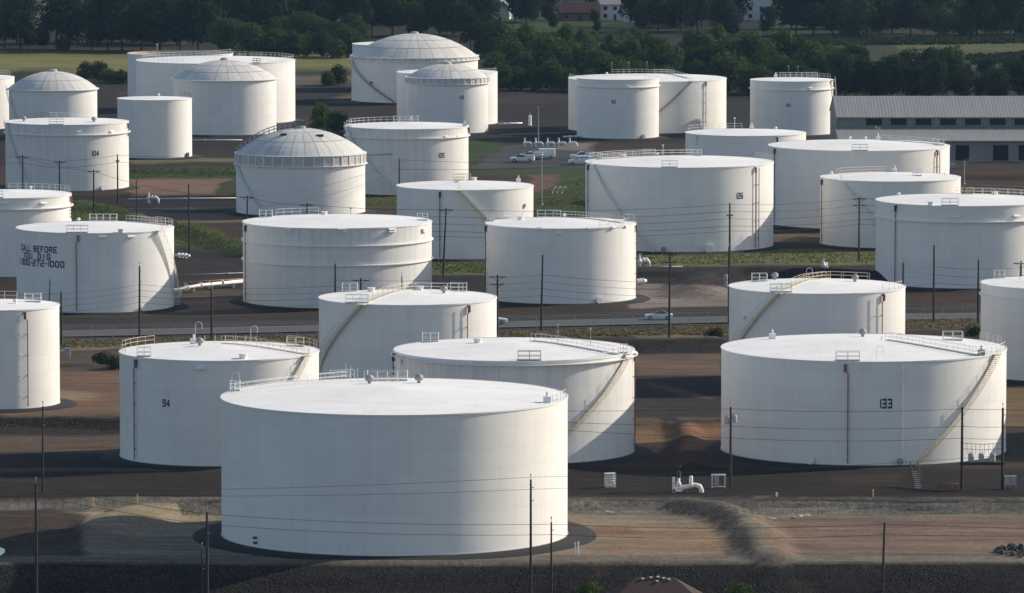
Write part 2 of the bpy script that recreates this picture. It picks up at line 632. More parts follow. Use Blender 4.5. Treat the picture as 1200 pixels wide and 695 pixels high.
GT = .385      # overall tone of the yard surfaces
SOIL = (.115, .078, .056)
ZONES = [  # polygon in photo pixels on the flat ground, albedo, gravel coarseness, feather (px)
    ([(-900, -60), (2100, -60), (2100, 122), (-900, 122)], (.055, .060, .030), .3, 4),
    ([(-60, 63), (160, 63), (345, 66), (425, 66), (425, 83), (345, 84), (160, 86), (-60, 86)], (.255, .245, .085), .2, 2),
    ([(-60, 47), (425, 47), (425, 63), (-60, 63)], (.055, .060, .030), .2, 3),
    ([(20, -30), (75, -30), (68, 28), (30, 28)], (.26, .22, .16), .2, 3),
    ([(100, 27), (300, 52), (300, 55), (100, 30)], (.20, .17, .14), .2, 1),
    ([(330, 92), (420, 90), (420, 97), (330, 99)], (.22, .17, .12), .4, 2),
    ([(330, 99), (420, 97), (470, 160), (330, 160)], SOIL, .5, 4),
    ([(555, 25), (745, 23), (745, 37), (555, 38)], (.095, .145, .045), .1, 2),
    ([(560, 37), (660, 36), (660, 46), (560, 48)], (.085, .125, .04), .1, 3),
    ([(600, 70), (640, 68), (645, 76), (600, 78)], (.16, .13, .10), .3, 2),
    ([(890, 18), (940, 18), (940, 40), (890, 40)], (.095, .145, .045), .1, 2),
    ([(920, 42), (1300, 40), (1300, 80), (920, 80)], (.085, .100, .040), .3, 2),
    ([(940, 48), (1300, 44), (1300, 52), (960, 54)], (.085, .072, .055), .3, 2),
    ([(1060, 55), (1300, 53), (1300, 60), (1060, 62)], (.15, .165, .06), .3, 2),
    ([(-400, 100), (400, 100), (400, 195), (-400, 195)], (.070, .058, .048), .6, 5),
    ([(410, 112), (470, 112), (470, 122), (370, 120)], (.20, .13, .09), .4, 3),
    ([(575, 110), (680, 108), (680, 122), (575, 124)], (.09, .068, .055), .4, 3),
    ([(390, 122), (1300, 122), (1300, 168), (390, 168)], (.060, .052, .046), .6, 4),
    # parking area
    ([(548, 198), (590, 171), (700, 165), (700, 197)], (.15, .15, .155), .25, 1.5),
    ([(545, 165), (583, 163), (590, 170), (556, 190), (545, 192)], (0.099, 0.145, 0.048), .2, 1.5),
    ([(632, 175), (660, 172), (668, 168), (700, 168), (690, 176)], (.28, .24, .18), .4, 2),
    ([(545, 199), (700, 197), (700, 204), (545, 206)], (0.102, 0.139, 0.051), .3, 1.5),
    ([(648, 204), (655, 203), (700, 203), (700, 250), (620, 250), (620, 226), (645, 224)], (0.105, 0.150, 0.051), .3, 2),
    ([(620, 205), (654, 204), (648, 224), (620, 226)], (.20, .115, .085), .4, 2),
    # left yard bands
    ([(150, 186), (285, 184), (285, 190), (150, 192)], (.21, .19, .10), .3, 2),
    ([(148, 196), (285, 196), (285, 208), (148, 210)], (0.099, 0.139, 0.051), .4, 2),
    ([(150, 210), (270, 209), (282, 214), (262, 228), (150, 229)], (.26, .165, .11), .4, 2),
    ([(255, 214), (285, 208), (285, 230), (255, 230)], (.10, .105, .045), .4, 2),
    ([(-50, 229), (285, 229), (285, 251), (-50, 251)], (.050, .046, .042), .9, 2),
    ([(158, 250), (285, 248), (285, 260), (165, 262)], (.24, .175, .115), .4, 2),
    ([(80, 235), (100, 234), (160, 250), (175, 258), (84, 258)], (0.128, 0.170, 0.058), .4, 2),
    ([(200, 262), (235, 262), (292, 290), (292, 302), (250, 296), (200, 286)], (0.119, 0.162, 0.058), .4, 2.5),
    ([(292, 300), (240, 296), (205, 288), (205, 300), (292, 312)], (.060, .052, .046), .7, 3),
    ([(200, 300), (292, 312), (292, 345), (200, 345)], (.075, .062, .053), .6, 4),
    ([(-50, 336), (300, 340), (300, 372), (-50, 374)], (.135, .095, .068), .5, 4),
    ([(-50, 328), (30, 328), (30, 346), (-50, 346)], (.09, .060, .045), .5, 3),
    ([(425, 224), (470, 224), (470, 242), (425, 242)], (0.105, 0.150, 0.054), .4, 2),
    ([(500, 304), (576, 304), (576, 322), (500, 322)], (0.162, 0.204, 0.071), .4, 2),
    ([(500, 322), (576, 322), (576, 345), (500, 345)], (.060, .052, .045), .8, 2),
    ([(738, 296), (910, 292), (965, 292), (1040, 296), (1040, 310), (965, 312), (880, 311), (738, 313)], (0.178, 0.187, 0.082), .5, 2),
    ([(738, 300), (762, 300), (762, 312), (738, 312)], (.18, .17, .13), .5, 2),
    ([(900, 274), (965, 276), (965, 284), (900, 284)], (.18, .14, .095), .4, 2),
    ([(738, 313), (1040, 312), (1040, 338), (850, 338), (820, 332), (738, 333)], (.068, .058, .050), .9, 3),
    ([(742, 333), (815, 333), (852, 338), (856, 357), (742, 361)], (.40, .335, .295), .35, 2),
    # the road and its verges
    ([(-200, 374), (1400, 356), (1400, 364), (-200, 384)], (.085, .076, .064), .5, 3),
    ([(-200, 384), (600, 371), (1400, 364), (1400, 380), (600, 390), (-200, 402)], (.105, .099, .088), .5, 3),
    ([(560, 390), (860, 382), (860, 393), (560, 397)], (.20, .165, .095), .6, 2),
    ([(1058, 374), (1160, 371), (1160, 384), (1058, 388)], (.15, .125, .08), .6, 2),
    ([(60, 398), (380, 392), (380, 402), (60, 412)], (.165, .135, .090), .6, 2),
    ([(740, 398), (850, 396), (850, 414), (740, 416)], (.056, .048, .042), .9, 2),
    ([(738, 416), (850, 414), (850, 440), (738, 440)], (.20, .135, .09), .4, 2),
    ([(738, 440), (850, 440), (850, 474), (738, 474)], (.085, .068, .056), .5, 3),
    ([(750, 446), (765, 448), (845, 466), (845, 470), (800, 462)], (.22, .17, .12), .3, 1.5),
    ([(738, 476), (850, 474), (850, 494), (738, 494)], (.085, .075, .064), .8, 2),
    ([(738, 496), (776, 496), (776, 530), (738, 530)], (.24, .155, .085), .4, 2),
    ([(800, 496), (850, 496), (850, 526), (800, 528)], (.26, .145, .08), .4, 2),
    ([(-60, 416), (150, 412), (150, 440), (-60, 440)], (.125, .098, .072), .6, 3),
    ([(-60, 436), (150, 434), (150, 486), (-60, 486)], (.215, .13, .085), .4, 3),
    ([(68, 456), (120, 462), (120, 468), (68, 470)], (.30, .22, .14), .3, 3),
    ([(-60, 488), (150, 490), (150, 508), (-60, 510)], (.062, .053, .046), .9, 2),
    ([(-60, 511), (150, 510), (150, 530), (-60, 532)], (.15, .105, .075), .5, 3),
    ([(-60, 532), (270, 530), (270, 556), (-60, 556)], (.08, .062, .052), .5, 3),
    ([(-60, 556), (270, 552), (270, 582), (-60, 584)], (.062, .050, .042), .8, 3),
    ([(1172, 455), (1300, 455), (1300, 500), (1172, 500)], (.24, .155, .085), .4, 3),
    ([(650, 548), (1300, 548), (1300, 582), (650, 582)], (.054, .042, .036), .6, 3),
    ([(980, 557), (1060, 557), (1060, 566), (980, 566)], (.105, .068, .05), .5, 5),
    ([(-60, 483), (150, 487), (150, 489), (-60, 486)], (.30, .235, .165), .5, 1.2),
    ([(740, 394.5), (846, 391.5), (846, 394), (740, 397)], (.30, .25, .17), .5, 1.2),
    ([(738, 490), (778, 490), (778, 493), (738, 493)], (.24, .20, .15), .6, 1.2),
    ([(800, 489), (850, 489), (850, 492), (800, 492)], (.24, .20, .15), .6, 1.2),
    ([(206, 352), (286, 348), (286, 362), (206, 366)], (.30, .20, .135), .4, 2),
    ([(-60, 410), (150, 404), (150, 409), (-60, 416)], (.26, .21, .14), .5, 2),
    ([(-60, 550), (262, 547), (262, 551), (-60, 554)], (.16, .115, .085), .5, 2),
    # front basin
    ([(-100, 583), (1300, 583), (1300, 606), (-100, 606)], (.33, .295, .245), 1.0, 1.2),
    ([(-100, 604), (1300, 604), (1300, 660), (-100, 660)], (.300, .240, .170), .4, 2),
    ([(900, 606), (1300, 606), (1300, 652), (900, 652)], (.260, .180, .130), .4, 4),
    ([(740, 622), (860, 612), (885, 640), (880, 652), (690, 652)], (.320, .220, .140), .4, 6),
    ([(690, 618), (740, 616), (740, 626), (690, 628)], (.24, .14, .09), .4, 5),
    ([(100, 590), (222, 590), (258, 612), (258, 628), (150, 628), (100, 612)], (.42, .34, .22), .4, 3),
    ([(205, 585), (262, 584), (262, 606), (215, 604)], (.24, .205, .16), 1.0, 2),
    ([(-100, 595), (60, 597), (100, 605), (100, 668), (-100, 668)], (.12, .085, .062), .6, 3),
    ([(800, 590), (846, 594), (866, 606), (880, 628), (886, 652), (852, 654), (846, 628), (826, 606), (780, 604)], (.22, .195, .160), 1.0, 1.5),
    ([(846, 587), (866, 594), (884, 606), (905, 640), (910, 652), (890, 652), (882, 626), (868, 604)], (.31, .265, .195), .6, 2),
    ([(-100, 652), (1300, 650), (1300, 661), (-100, 661)], (.33, .285, .22), .6, 1.5),
    ([(-300, 661), (1500, 661), (1500, 720), (-300, 720)], (.060, .051, .043), 1.0, 1.5),
    ([(690, 662), (716, 660), (712, 672), (700, 674)], (.12, .085, .062), 1.0, 3),
    ([(-300, 720), (1500, 720), (1500, 2000), (-300, 2000)], (.070, .078, .035), .4, 3),
]


def poly_sd(px, py, poly):
    """signed distance (inside negative) with rows stretched, since the ground is seen at a low angle"""
    K = 3.0
    P_ = [(a, b * K) for a, b in poly]
    y = py * K
    d = np.full(px.shape, 1e9)
    ins = np.zeros(px.shape, bool)
    for (ax, ay), (bx, by) in zip(P_, P_[1:] + P_[:1]):
        dx, dy = bx - ax, by - ay
        t = np.clip(((px - ax) * dx + (y - ay) * dy) / (dx * dx + dy * dy), 0, 1)
        d = np.minimum(d, np.hypot(px - ax - t * dx, y - ay - t * dy))
        c = (ay > y) != (by > y)
        with np.errstate(divide='ignore', invalid='ignore'):
            ins ^= c & (px < (bx - ax) * (y - ay) / (by - ay if by != ay else 1e-9) + ax)
    return np.where(ins, -d, d)


def build_ground():
    xs = axis(-150, 150, 0.85, -6000, 6000)
    ys = axis(634, 1560, 1.15, -600, 9000)
    X, Y = np.meshgrid(xs, ys)
    Z = ground_z(X, Y)
    near = (Y > 600) & (Y < 1600)
    Z = Z + np.where(near, .03 * wob(X, Y, .35, 3) + .022 * wob(X, Y, 1.1, 5), 0) * np.clip((Y - 500) / 200, 0, 1)
    px, py, d = prj(np.stack([X, Y, Z], -1))
    ok = d > 50
    px = np.where(ok, px, 600) + 5 * wob(X, Y, .12, 11)
    py = np.where(ok, py, 900) + .9 * wob(X, Y, .15, 12)
    C = np.empty(X.shape + (4,))
    C[..., :3] = np.array(SOIL) * GT
    C[..., 3] = .5
    C[..., :3] = np.where((py < 122)[..., None], (.055, .060, .030), C[..., :3])
    for poly, col, al, fe in ZONES:
        a = np.array(poly)
        m = (px > a[:, 0].min() - 20) & (px < a[:, 0].max() + 20) & (py > a[:, 1].min() - 8) & (py < a[:, 1].max() + 8)
        if not m.any():
            continue
        sd = poly_sd(px[m], py[m], poly)
        w = np.clip(.5 - sd / (fe * 2.6), 0, 1)[:, None]
        C[m] = C[m] * (1 - w) + np.array([*[c * GT * (1.5 if col[0] > .12 and col[0] > 1.5 * col[2] and fe >= 2 else 1.0) for c in col], al]) * w
    ny, nx = X.shape
    V = np.stack([X, Y, Z], -1).reshape(-1, 3)
    i = np.arange(ny * nx).reshape(ny, nx)
    F = np.stack([i[:-1, :-1], i[:-1, 1:], i[1:, 1:], i[1:, :-1]], -1).reshape(-1, 4)
    me = bpy.data.meshes.new('ground')
    me.vertices.add(len(V))
    me.vertices.foreach_set('co', V.ravel())
    me.loops.add(F.size)
    me.loops.foreach_set('vertex_index', F.ravel())
    me.polygons.add(len(F))
    me.polygons.foreach_set('loop_start', np.arange(0, F.size, 4))
    me.update(calc_edges=True)
    ca = me.color_attributes.new('Col', 'FLOAT_COLOR', 'POINT')
    ca.data.foreach_set('color', C.reshape(-1, 4).astype(np.float32).ravel())
    me.polygons.foreach_set('use_smooth', [True] * len(F))
    me.materials.append(M['ground'])
    o = link('ground', me)
    tag(o, 'dark gravel and red-brown soil of the tank yard with low dikes', None, kind='structure')


build_ground()


def strip(name, pts, half, lift, material, step=2.0):
    """a sheet that follows the ground along a polyline given in photo pixels"""
    w = [np.array(P(x, y)[:2]) for x, y in pts]
    line = []
    for a, b in zip(w[:-1], w[1:]):
        n = max(1, int(np.linalg.norm(b - a) / step))
        for k in range(n):
            line.append(a + (b - a) * k / n)
    line.append(w[-1])
    mb = MB()
    vs = []
    cols = (-1, -.5, 0, .5, 1)
    for i, p in enumerate(line):
        t = line[min(i + 1, len(line) - 1)] - line[max(i - 1, 0)]
        t = t / np.linalg.norm(t)
        nrm = np.array([-t[1], t[0]])
        for q in cols:
            s = p + nrm * half * q
            vs.append((s[0], s[1], 0))
    A = np.array(vs)
    A[:, 2] = ground_z(A[:, 0], A[:, 1]) + lift
    k = len(cols)
    fs = [(i * k + j, i * k + j + 1, (i + 1) * k + j + 1, (i + 1) * k + j) for i in range(len(line) - 1) for j in range(k - 1)]
    mb.add(A, fs)
    return mb.build(name, material, smooth=True)


M['asphalt'] = mat('asphalt', (.080, .078, .074), .9, var=.22, scale=.5, bump=.2, stretch=(.3, 1, 1))
M['paint'] = mat('road_paint', (.24, .235, .22), .8, var=.25, scale=1.5)
M['path'] = mat('dirt_track', (.16, .135, .105), .95, var=.25, scale=.6, stretch=(.3, 1, 1), bump=.3)
ROAD = [(-200, 397), (100, 391.5), (600, 381), (900, 374), (1400, 368)]
o = strip('road', ROAD, 5.2, .16, 'asphalt')
tag(o, 'grey asphalt road crossing between the tank rows', None, kind='structure')
o = strip('road_line', [(x, y - 2.6) for x, y in ROAD], .10, .166, 'paint')
tag(o, 'faded white edge line on the road', None, kind='structure')
o = strip('road_line', [(x, y + 2.6) for x, y in ROAD], .10, .166, 'paint')
tag(o, 'faded white line along the near side of the road', None, kind='structure')

# shallow water in the hollow at the left
M['water'] = mat('water', (.05, .06, .065), .06, spec=.5)
mb = MB()
wz = -1.95
ring = [(POND[0] + 3.3 * math.cos(a) * (1 + .12 * math.sin(3 * a)), POND[1] + 11.5 * math.sin(a) * (1 + .1 * math.cos(2 * a)), wz) for a in np.linspace(0, 2 * PI, 40, endpoint=False)]
mb.add(ring, [tuple(range(40))])
tag(mb.build('pond_water', 'water'), 'small pool of still water behind the left dike', None, kind='structure')


# ------------------------------------------------------------------ storage tanks
GLYPH = {  # strokes in a unit cell
    '0': [(0, .1, 0, .9), (1, .1, 1, .9), (.1, 1, .9, 1), (.1, 0, .9, 0)],
    '1': [(.4, 0, .4, 1)],
    '2': [(0, 1, 1, 1), (1, 1, 1, .55), (1, .5, 0, .45), (0, .45, 0, 0), (0, 0, 1, 0)],
    '3': [(0, 1, 1, 1), (1, 0, 1, 1), (.2, .5, 1, .5), (0, 0, 1, 0)],
    '4': [(.7, 0, .7, 1), (.7, 1, 0, .35), (0, .3, 1, .3)],
    '5': [(1, 1, 0, 1), (0, 1, 0, .55), (0, .55, 1, .5), (1, .5, 1, 0), (1, 0, 0, 0)],
    '6': [(1, 1, 0, .9), (0, 0, 0, .9), (0, 0, 1, 0), (1, 0, 1, .5), (1, .5, 0, .5)],
    '7': [(0, 1, 1, 1), (1, 1, .3, 0)],
    '8': [(0, 0, 0, 1), (1, 0, 1, 1), (0, 1, 1, 1), (0, 0, 1, 0), (0, .5, 1, .5)],
    '9': [(0, 0, 1, .1), (1, 0, 1, 1), (0, 1, 1, 1), (0, .5, 0, 1), (0, .5, 1, .5)],
    '-': [(.1, .5, .6, .5)],
    'A': [(0, 0, .5, 1), (1, 0, .5, 1), (.2, .35, .8, .35)],
    'B': [(0, 0, 0, 1), (0, 1, .9, .95), (.95, .9, .95, .6), (0, .52, .95, .52), (1, .45, 1, .08), (0, 0, .9, 0)],
    'C': [(1, .8, .85, 1), (.15, 1, .85, 1), (0, .12, 0, .88), (.15, 0, .85, 0), (1, .2, .85, 0)],
    'D': [(0, 0, 0, 1), (0, 1, .7, 1), (1, .7, .7, 1), (1, .3, 1, .7), (1, .3, .7, 0), (0, 0, .7, 0)],
    'E': [(0, 0, 0, 1), (0, 1, 1, 1), (0, .5, .8, .5), (0, 0, 1, 0)],
    'F': [(0, 0, 0, 1), (0, 1, 1, 1), (0, .5, .8, .5)],
    'G': [(1, .8, .85, 1), (.15, 1, .85, 1), (0, .12, 0, .88), (.15, 0, .85, 0), (1, 0, 1, .45), (.55, .45, 1, .45)],
    'I': [(.5, 0, .5, 1)],
    'L': [(0, 0, 0, 1), (0, 0, 1, 0)],
    'O': [(0, .12, 0, .88), (1, .12, 1, .88), (.12, 1, .88, 1), (.12, 0, .88, 0)],
    'R': [(0, 0, 0, 1), (0, 1, .9, 1), (1, .6, 1, .95), (0, .5, .9, .5), (.5, .5, 1, 0)],
    'U': [(0, .12, 0, 1), (1, .12, 1, 1), (.12, 0, .88, 0)],
    'Y': [(0, 1, .5, .5), (1, 1, .5, .5), (.5, 0, .5, .5)],
}


class Tank:
    def __init__(s, label, x0, x1, yr, yb, z=None, slope=.05, mat_='shell', girder=(), rim=True, pad=2.2, roof=True):
        c = G((x0 + x1) / 2, yb, 0 if z is None else z)
        gz = float(ground_z(c[0], c[1])) if z is None else z
        c = G((x0 + x1) / 2, yb, gz)
        s.x, s.y, s.z = float(c[0]), float(c[1]), gz + .25
        s.r = (x1 - x0) / 2 * float((c - CP) @ FV) / FPX
        s.h = z_at(s.x, s.y, yr) - s.z
        s.slope = slope
        s.px, s.pr = (x0 + x1) / 2, (x1 - x0) / 2
        s.root = empty('storage_tank', (s.x, s.y, s.z), 0, label, 'tank', 'white storage tanks of the terminal')
        n = 96
        Rr, H = s.r, s.h
        # shell with metre UVs
        me = bpy.data.meshes.new('shell')
        levels = [0, H]
        vs = [(Rr * math.sin(2 * PI * k / n), -Rr * math.cos(2 * PI * k / n), z_) for z_ in levels for k in range(n)]
        fs = [(k, (k + 1) % n, n + (k + 1) % n, n + k) for k in range(n)]
        me.from_pydata(vs, [], fs)
        uvl = me.uv_layers.new(name='UVMap')
        for k, pol in enumerate(me.polygons):
            u0, u1 = k / n * 2 * PI * Rr, (k + 1) / n * 2 * PI * Rr
            for li, uv in zip(pol.loop_indices, ((u0, 0), (u1, 0), (u1, H), (u0, H))):
                uvl.data[li].uv = uv
        me.polygons.foreach_set('use_smooth', [True] * len(me.polygons))
        me.materials.append(M[mat_])
        s.shell = link('shell', me, s.root)
        if roof:
            mb = MB()
            mb.lathe([(Rr - .02, H - .01), (Rr * .66, H + slope * Rr * .34), (Rr * .33, H + slope * Rr * .67), (.05, H + slope * Rr)], n)
            s.roof = mb.build('roof', 'roof', s.root, True)
        if rim:
            mb = MB()
            mb.lathe([(Rr, H - .16), (Rr + .09, H - .16), (Rr + .09, H + .02), (Rr - .05, H + .03)], n)
            mb.build('rim_angle', 'trim', s.root)
        for gpx in girder:
            gz_ = gpx
            mb = MB()
            mb.lathe([(Rr, gz_ - .10), (Rr + .32, gz_ - .06), (Rr + .32, gz_ + .10), (Rr, gz_ + .14)], n)
            mb.build('wind_girder', 'trim', s.root)
        mb = MB()
        mb.lathe([(Rr + pad + 1.2, -.75), (Rr + pad, -.10), (Rr + .25, -.02), (Rr - .3, -.01)], n)
        mb.build('base_pad', 'pad', s.root, True)
        mb = MB()
        mb.lathe([(Rr, .0), (Rr + .12, .0), (Rr + .12, .05), (Rr, .06)], n)
        mb.build('bottom_flange', 'grey', s.root)

    # ---- conversions from photo positions to positions on this tank
    def phi(s, x):
        u = max(-.995, min(.995, (x - s.px) / s.pr))
        return math.asin(u)

    def shell_z(s, x, y):
        a = s.phi(x)
        return z_at(s.x + s.r * math.sin(a), s.y - s.r * math.cos(a), y) - s.z

    def roof_xy(s, x, y):
        p = G(x, y, s.z + s.h + s.slope * s.r * .3)
        q = np.array([p[0] - s.x, p[1] - s.y])
        rr = np.linalg.norm(q)
        if rr > s.r * .97:
            q *= s.r * .97 / rr
        return float(q[0]), float(q[1])

    def roof_z(s, x, y):
        return s.h + s.slope * max(0, s.r - math.hypot(x, y))

    def pt(s, a, z, dr=0.0):
        return ((s.r + dr) * math.sin(a), -(s.r + dr) * math.cos(a), z)

    # ---- fittings
    def rail_arc(s, xa, xb, back=False, material='rail', h=1.1):
        a0, a1 = s.phi(xa), s.phi(xb)
        if back:
            a0, a1 = PI - a0, PI - a1
        L_ = abs(a1 - a0) * s.r
        n = max(2, round(L_ / 1.6))
        mb = MB()
        seg = max(n * 2, 4)
        for zz in (.55, h):
            mb.tube([s.pt(a0 + (a1 - a0) * k / seg, s.h + zz, -.12) for k in range(seg + 1)], .03, 5)
        for k in range(n + 1):
            a = a0 + (a1 - a0) * k / n
            mb.tube([s.pt(a, s.h - .02, -.12), s.pt(a, s.h + h, -.12)], .03, 5)
        return mb.build('guard_rail', material, s.root)

    def rail_box(s, x0, x1, y, depth=1.6, material='rail', front=False, h=1.15):
        """little railed platform; y = photo row of its foot"""
        xm = (x0 + x1) / 2
        sc = FPX / (s.y * 1.004)
        w = (x1 - x0) / sc
        if front:
            a = s.phi(xm)
            cx, cy = s.pt(a, 0, -.9)[:2]
        else:
            cx, cy = s.roof_xy(xm, y)
        z0 = s.roof_z(cx, cy) + .02
        mb = MB()
        xs_ = np.linspace(cx - w / 2, cx + w / 2, max(2, round(w / 1.3)) + 1)
        for yy in (cy - depth / 2, cy + depth / 2):
            for zz in (.55, h):
                mb.tube([(xs_[0], yy, z0 + zz), (xs_[-1], yy, z0 + zz)], .035, 5)
            for xx in xs_:
                mb.tube([(xx, yy, z0 - .05), (xx, yy, z0 + h)], .035, 5)
        for xx in (xs_[0], xs_[-1]):
            for zz in (.55, h):
                mb.tube([(xx, cy - depth / 2, z0 + zz), (xx, cy + depth / 2, z0 + zz)], .035, 5)
        o = mb.build('platform_rail', material, s.root)
        m2 = MB().box((cx, cy, z0 + .05), (w, depth, .07))
        m2.build('platform_deck', 'grey', s.root)
        return o

    def walk(s, xa, ya, xb, yb, material='rail', deck=True, h=1.05):
        ax, ay = s.roof_xy(xa, ya)
        bx, by = s.roof_xy(xb, yb)
        L_ = math.hypot(bx - ax, by - ay)
        n = max(3, round(L_ / 2.2))
        nx, ny = -(by - ay) / L_ * .4, (bx - ax) / L_ * .4
        mb = MB()
        pts = []
        for k in range(n + 1):
            t = k / n
            x, y = ax + (bx - ax) * t, ay + (by - ay) * t
            pts.append((x, y, s.roof_z(x, y)))
        for sg in (-1, 1):
            for zz in (.55, h):
                mb.tube([(p[0] + nx * sg, p[1] + ny * sg, p[2] + zz) for p in pts], .024, 5)
            for p in pts:
                mb.tube([(p[0] + nx * sg, p[1] + ny * sg, p[2] - .03), (p[0] + nx * sg, p[1] + ny * sg, p[2] + h)], .024, 5)
        o = mb.build('walkway_rail', material, s.root)
        if deck:
            m2 = MB()
            for p, q in zip(pts[:-1], pts[1:]):
                v = [(p[0] + nx, p[1] + ny, p[2] + .1), (p[0] - nx, p[1] - ny, p[2] + .1), (q[0] - nx, q[1] - ny, q[2] + .1), (q[0] + nx, q[1] + ny, q[2] + .1)]
                v += [(a, b, c - .08) for a, b, c in v]
                m2.add(v, [(0, 1, 2, 3), (4, 7, 6, 5), (0, 3, 7, 4), (1, 5, 6, 2)])
            m2.build('walkway_deck', 'cream' if material == 'cream' else 'grey', s.root)
        return o

    def stair(s, xt, xb, yb, material='cream', ext=0.0):
        """spiral stair that climbs the shell; top at photo column xt, reaches (xb, yb)"""
        a1 = s.phi(xt)
        a0 = s.phi(xb)
        z0 = max(.1, s.shell_z(xb, yb))
        # go on down to the ground at the same pitch
        dadz = (a1 - a0) / (s.h - z0)
        ab = a1 - dadz * (s.h - .1) - ext
        n = int(s.h / .24)
        mb = MB()
        for dr in (.12, .92):
            for off in (0,):
                pts_t = [s.pt(ab + (a1 - ab) * k / 40, .1 + (s.h - .1) * k / 40, dr) for k in range(41)]
                vs = []
                for p in pts_t:
                    vs += [(p[0], p[1], p[2] - .26), (p[0], p[1], p[2] + .06)]
                mb.add(vs, [(2 * k, 2 * k + 2, 2 * k + 3, 2 * k + 1) for k in range(40)])
        for k in range(n):
            t = (k + .5) / n
            a = ab + (a1 - ab) * t
            p = s.pt(a, .1 + (s.h - .1) * t, .52)
            mb.box(p, (.26, .80, .04), a)
        st = mb.build('stair', material, s.root)
        hr = MB()
        m = max(6, n // 5)
        for dr in (.92,):
            for zz in (.55, 1.05):
                hr.tube([s.pt(ab + (a1 - ab) * k / 40, .1 + (s.h - .1) * k / 40 + zz, dr) for k in range(41)], .032, 5)
            for k in range(m + 1):
                t = k / m
                a = ab + (a1 - ab) * t
                p = s.pt(a, .1 + (s.h - .1) * t, dr)
                hr.tube([p, (p[0], p[1], p[2] + 1.05)], .03, 5)
        hr.build('handrail', 'rail', st)
        # landing
        p = s.pt(a1, s.h - .02, .5)
        ld = MB().box(p, (1.3, .9, .08), a1)
        ld.build('landing', material, s.root)
        return st

    def pipe(s, x, material='rust', y1=None, box=True, dx=0.0, r=.085):
        a = s.phi(x)
        zb = 0.3 if y1 is None else s.shell_z(x, y1)
        mb = MB()
        mb.tube([s.pt(a, zb, .28), s.pt(a, s.h - 1.6, .28), s.pt(a + .35 / s.r * (1 if dx >= 0 else -1) * (dx != 0), s.h - 1.2, .28), s.pt(a + .35 / s.r * (1 if dx >= 0 else -1) * (dx != 0), s.h - .5, .28)], r, 6)
        for k in range(4):
            z_ = zb + (s.h - 2 - zb) * (k + .5) / 4
            mb.box(s.pt(a, z_, .13), (.1, .28, .1), a)
        o = mb.build('foam_pipe', material, s.root)
        if box:
            m2 = MB()
            a2 = a + .35 / s.r * (1 if dx >= 0 else -1) * (dx != 0)
            m2.tube([s.pt(a2, s.h - 1.35, .28), s.pt(a2, s.h - .35, .28)], .2, 8)
            m2.tube([s.pt(a2, s.h - .45, .28), s.pt(a2, s.h - .45, -.05)], .15, 8)
            m2.build('foam_chamber', material, o)
        return o

    def hood(s, x, y, w=1.3, slots=1):
        a = s.phi(x)
        z = s.shell_z(x, y)
        mb = MB()
        for k in range(slots):
            zz = z + .35 * k
            vs = []
            for q in (-1, 1):
                aa = a + q * w / 2 / s.r
                vs += [s.pt(aa, zz - .12, .02), s.pt(aa, zz - .12, .4), s.pt(aa, zz + .02, .36), s.pt(aa, zz + .2, .02)]
            mb.add(vs, [(0, 1, 2, 3), (4, 7, 6, 5), (1, 5, 6, 2), (2, 6, 7, 3), (0, 4, 5, 1)])
        return mb.build('overflow_hood', 'trim', s.root)

    def manhole(s, x, y, r=.45, material='trim'):
        a = s.phi(x)
        z = max(.55, s.shell_z(x, y))
        mb = MB()
        mb.tube([s.pt(a, z, -.02), s.pt(a, z, .32)], r, 14)
        mb.tube([s.pt(a, z, .30), s.pt(a, z, .40)], r * 1.25, 14)
        return mb.build('manhole', material, s.root)

    def vent(s, x, y, kind='ball', hgt=1.0, material=None):
        cx, cy = s.roof_xy(x, y)
        z = s.roof_z(cx, cy) - .04
        mb = MB()
        if kind == 'ball':
            k_ = 1.0 if material is None else .62
            mb.tube([(cx, cy, z), (cx, cy, z + .45 * k_)], .22 * k_, 10)
            mb.lathe([(a_ * k_, b_ * k_) for a_, b_ in ((.22, .35), (.48, .42), (.55, .68), (.46, .95), (.26, 1.1), (.02, 1.15))], 14, (cx, cy, z))
            nm, mt = 'roof_vent', 'grey'
        elif kind == 'goose':
            pts = [(cx, cy, z), (cx, cy, z + hgt)]
            for k in range(1, 7):
                t = PI * k / 6
                pts.append((cx + .45 - .45 * math.cos(t), cy, z + hgt + .45 * math.sin(t)))
            pts.append((cx + .9, cy, z + hgt - .5))
            mb.tube(pts, .03, 6)
            nm, mt = 'gooseneck_vent', 'trim'
        elif kind == 'mast':
            mb.tube([(cx, cy, z), (cx, cy, z + hgt)], .05, 6)
            mb.box((cx, cy, z + hgt + .12), (.42, .3, .24))
            nm, mt = 'light_mast', 'grey'
        elif kind == 'post':
            mb.tube([(cx, cy, z), (cx, cy, z + hgt)], .035, 6)
            mb.tube([(cx - .09, cy, z + .02), (cx + .09, cy, z + .02)], .06, 6)
            nm, mt = 'rail_post', 'rail'
        elif kind == 'hatch':
            mb.lathe([(.5, 0), (.5, .5), (.62, .5), (.62, .62), (.02, .68)], 14, (cx, cy, z))
            nm, mt = 'roof_hatch', 'trim'
        else:
            mb.box((cx, cy, z + .38), (.9, .8, .72))
            mb.tube([(cx, cy, z + .7), (cx, cy, z + 1.3)], .14, 8)
            nm, mt = 'gauge_box', 'trim'
        o = mb.build(nm, material or mt, s.root, kind in ('ball',))
        return o

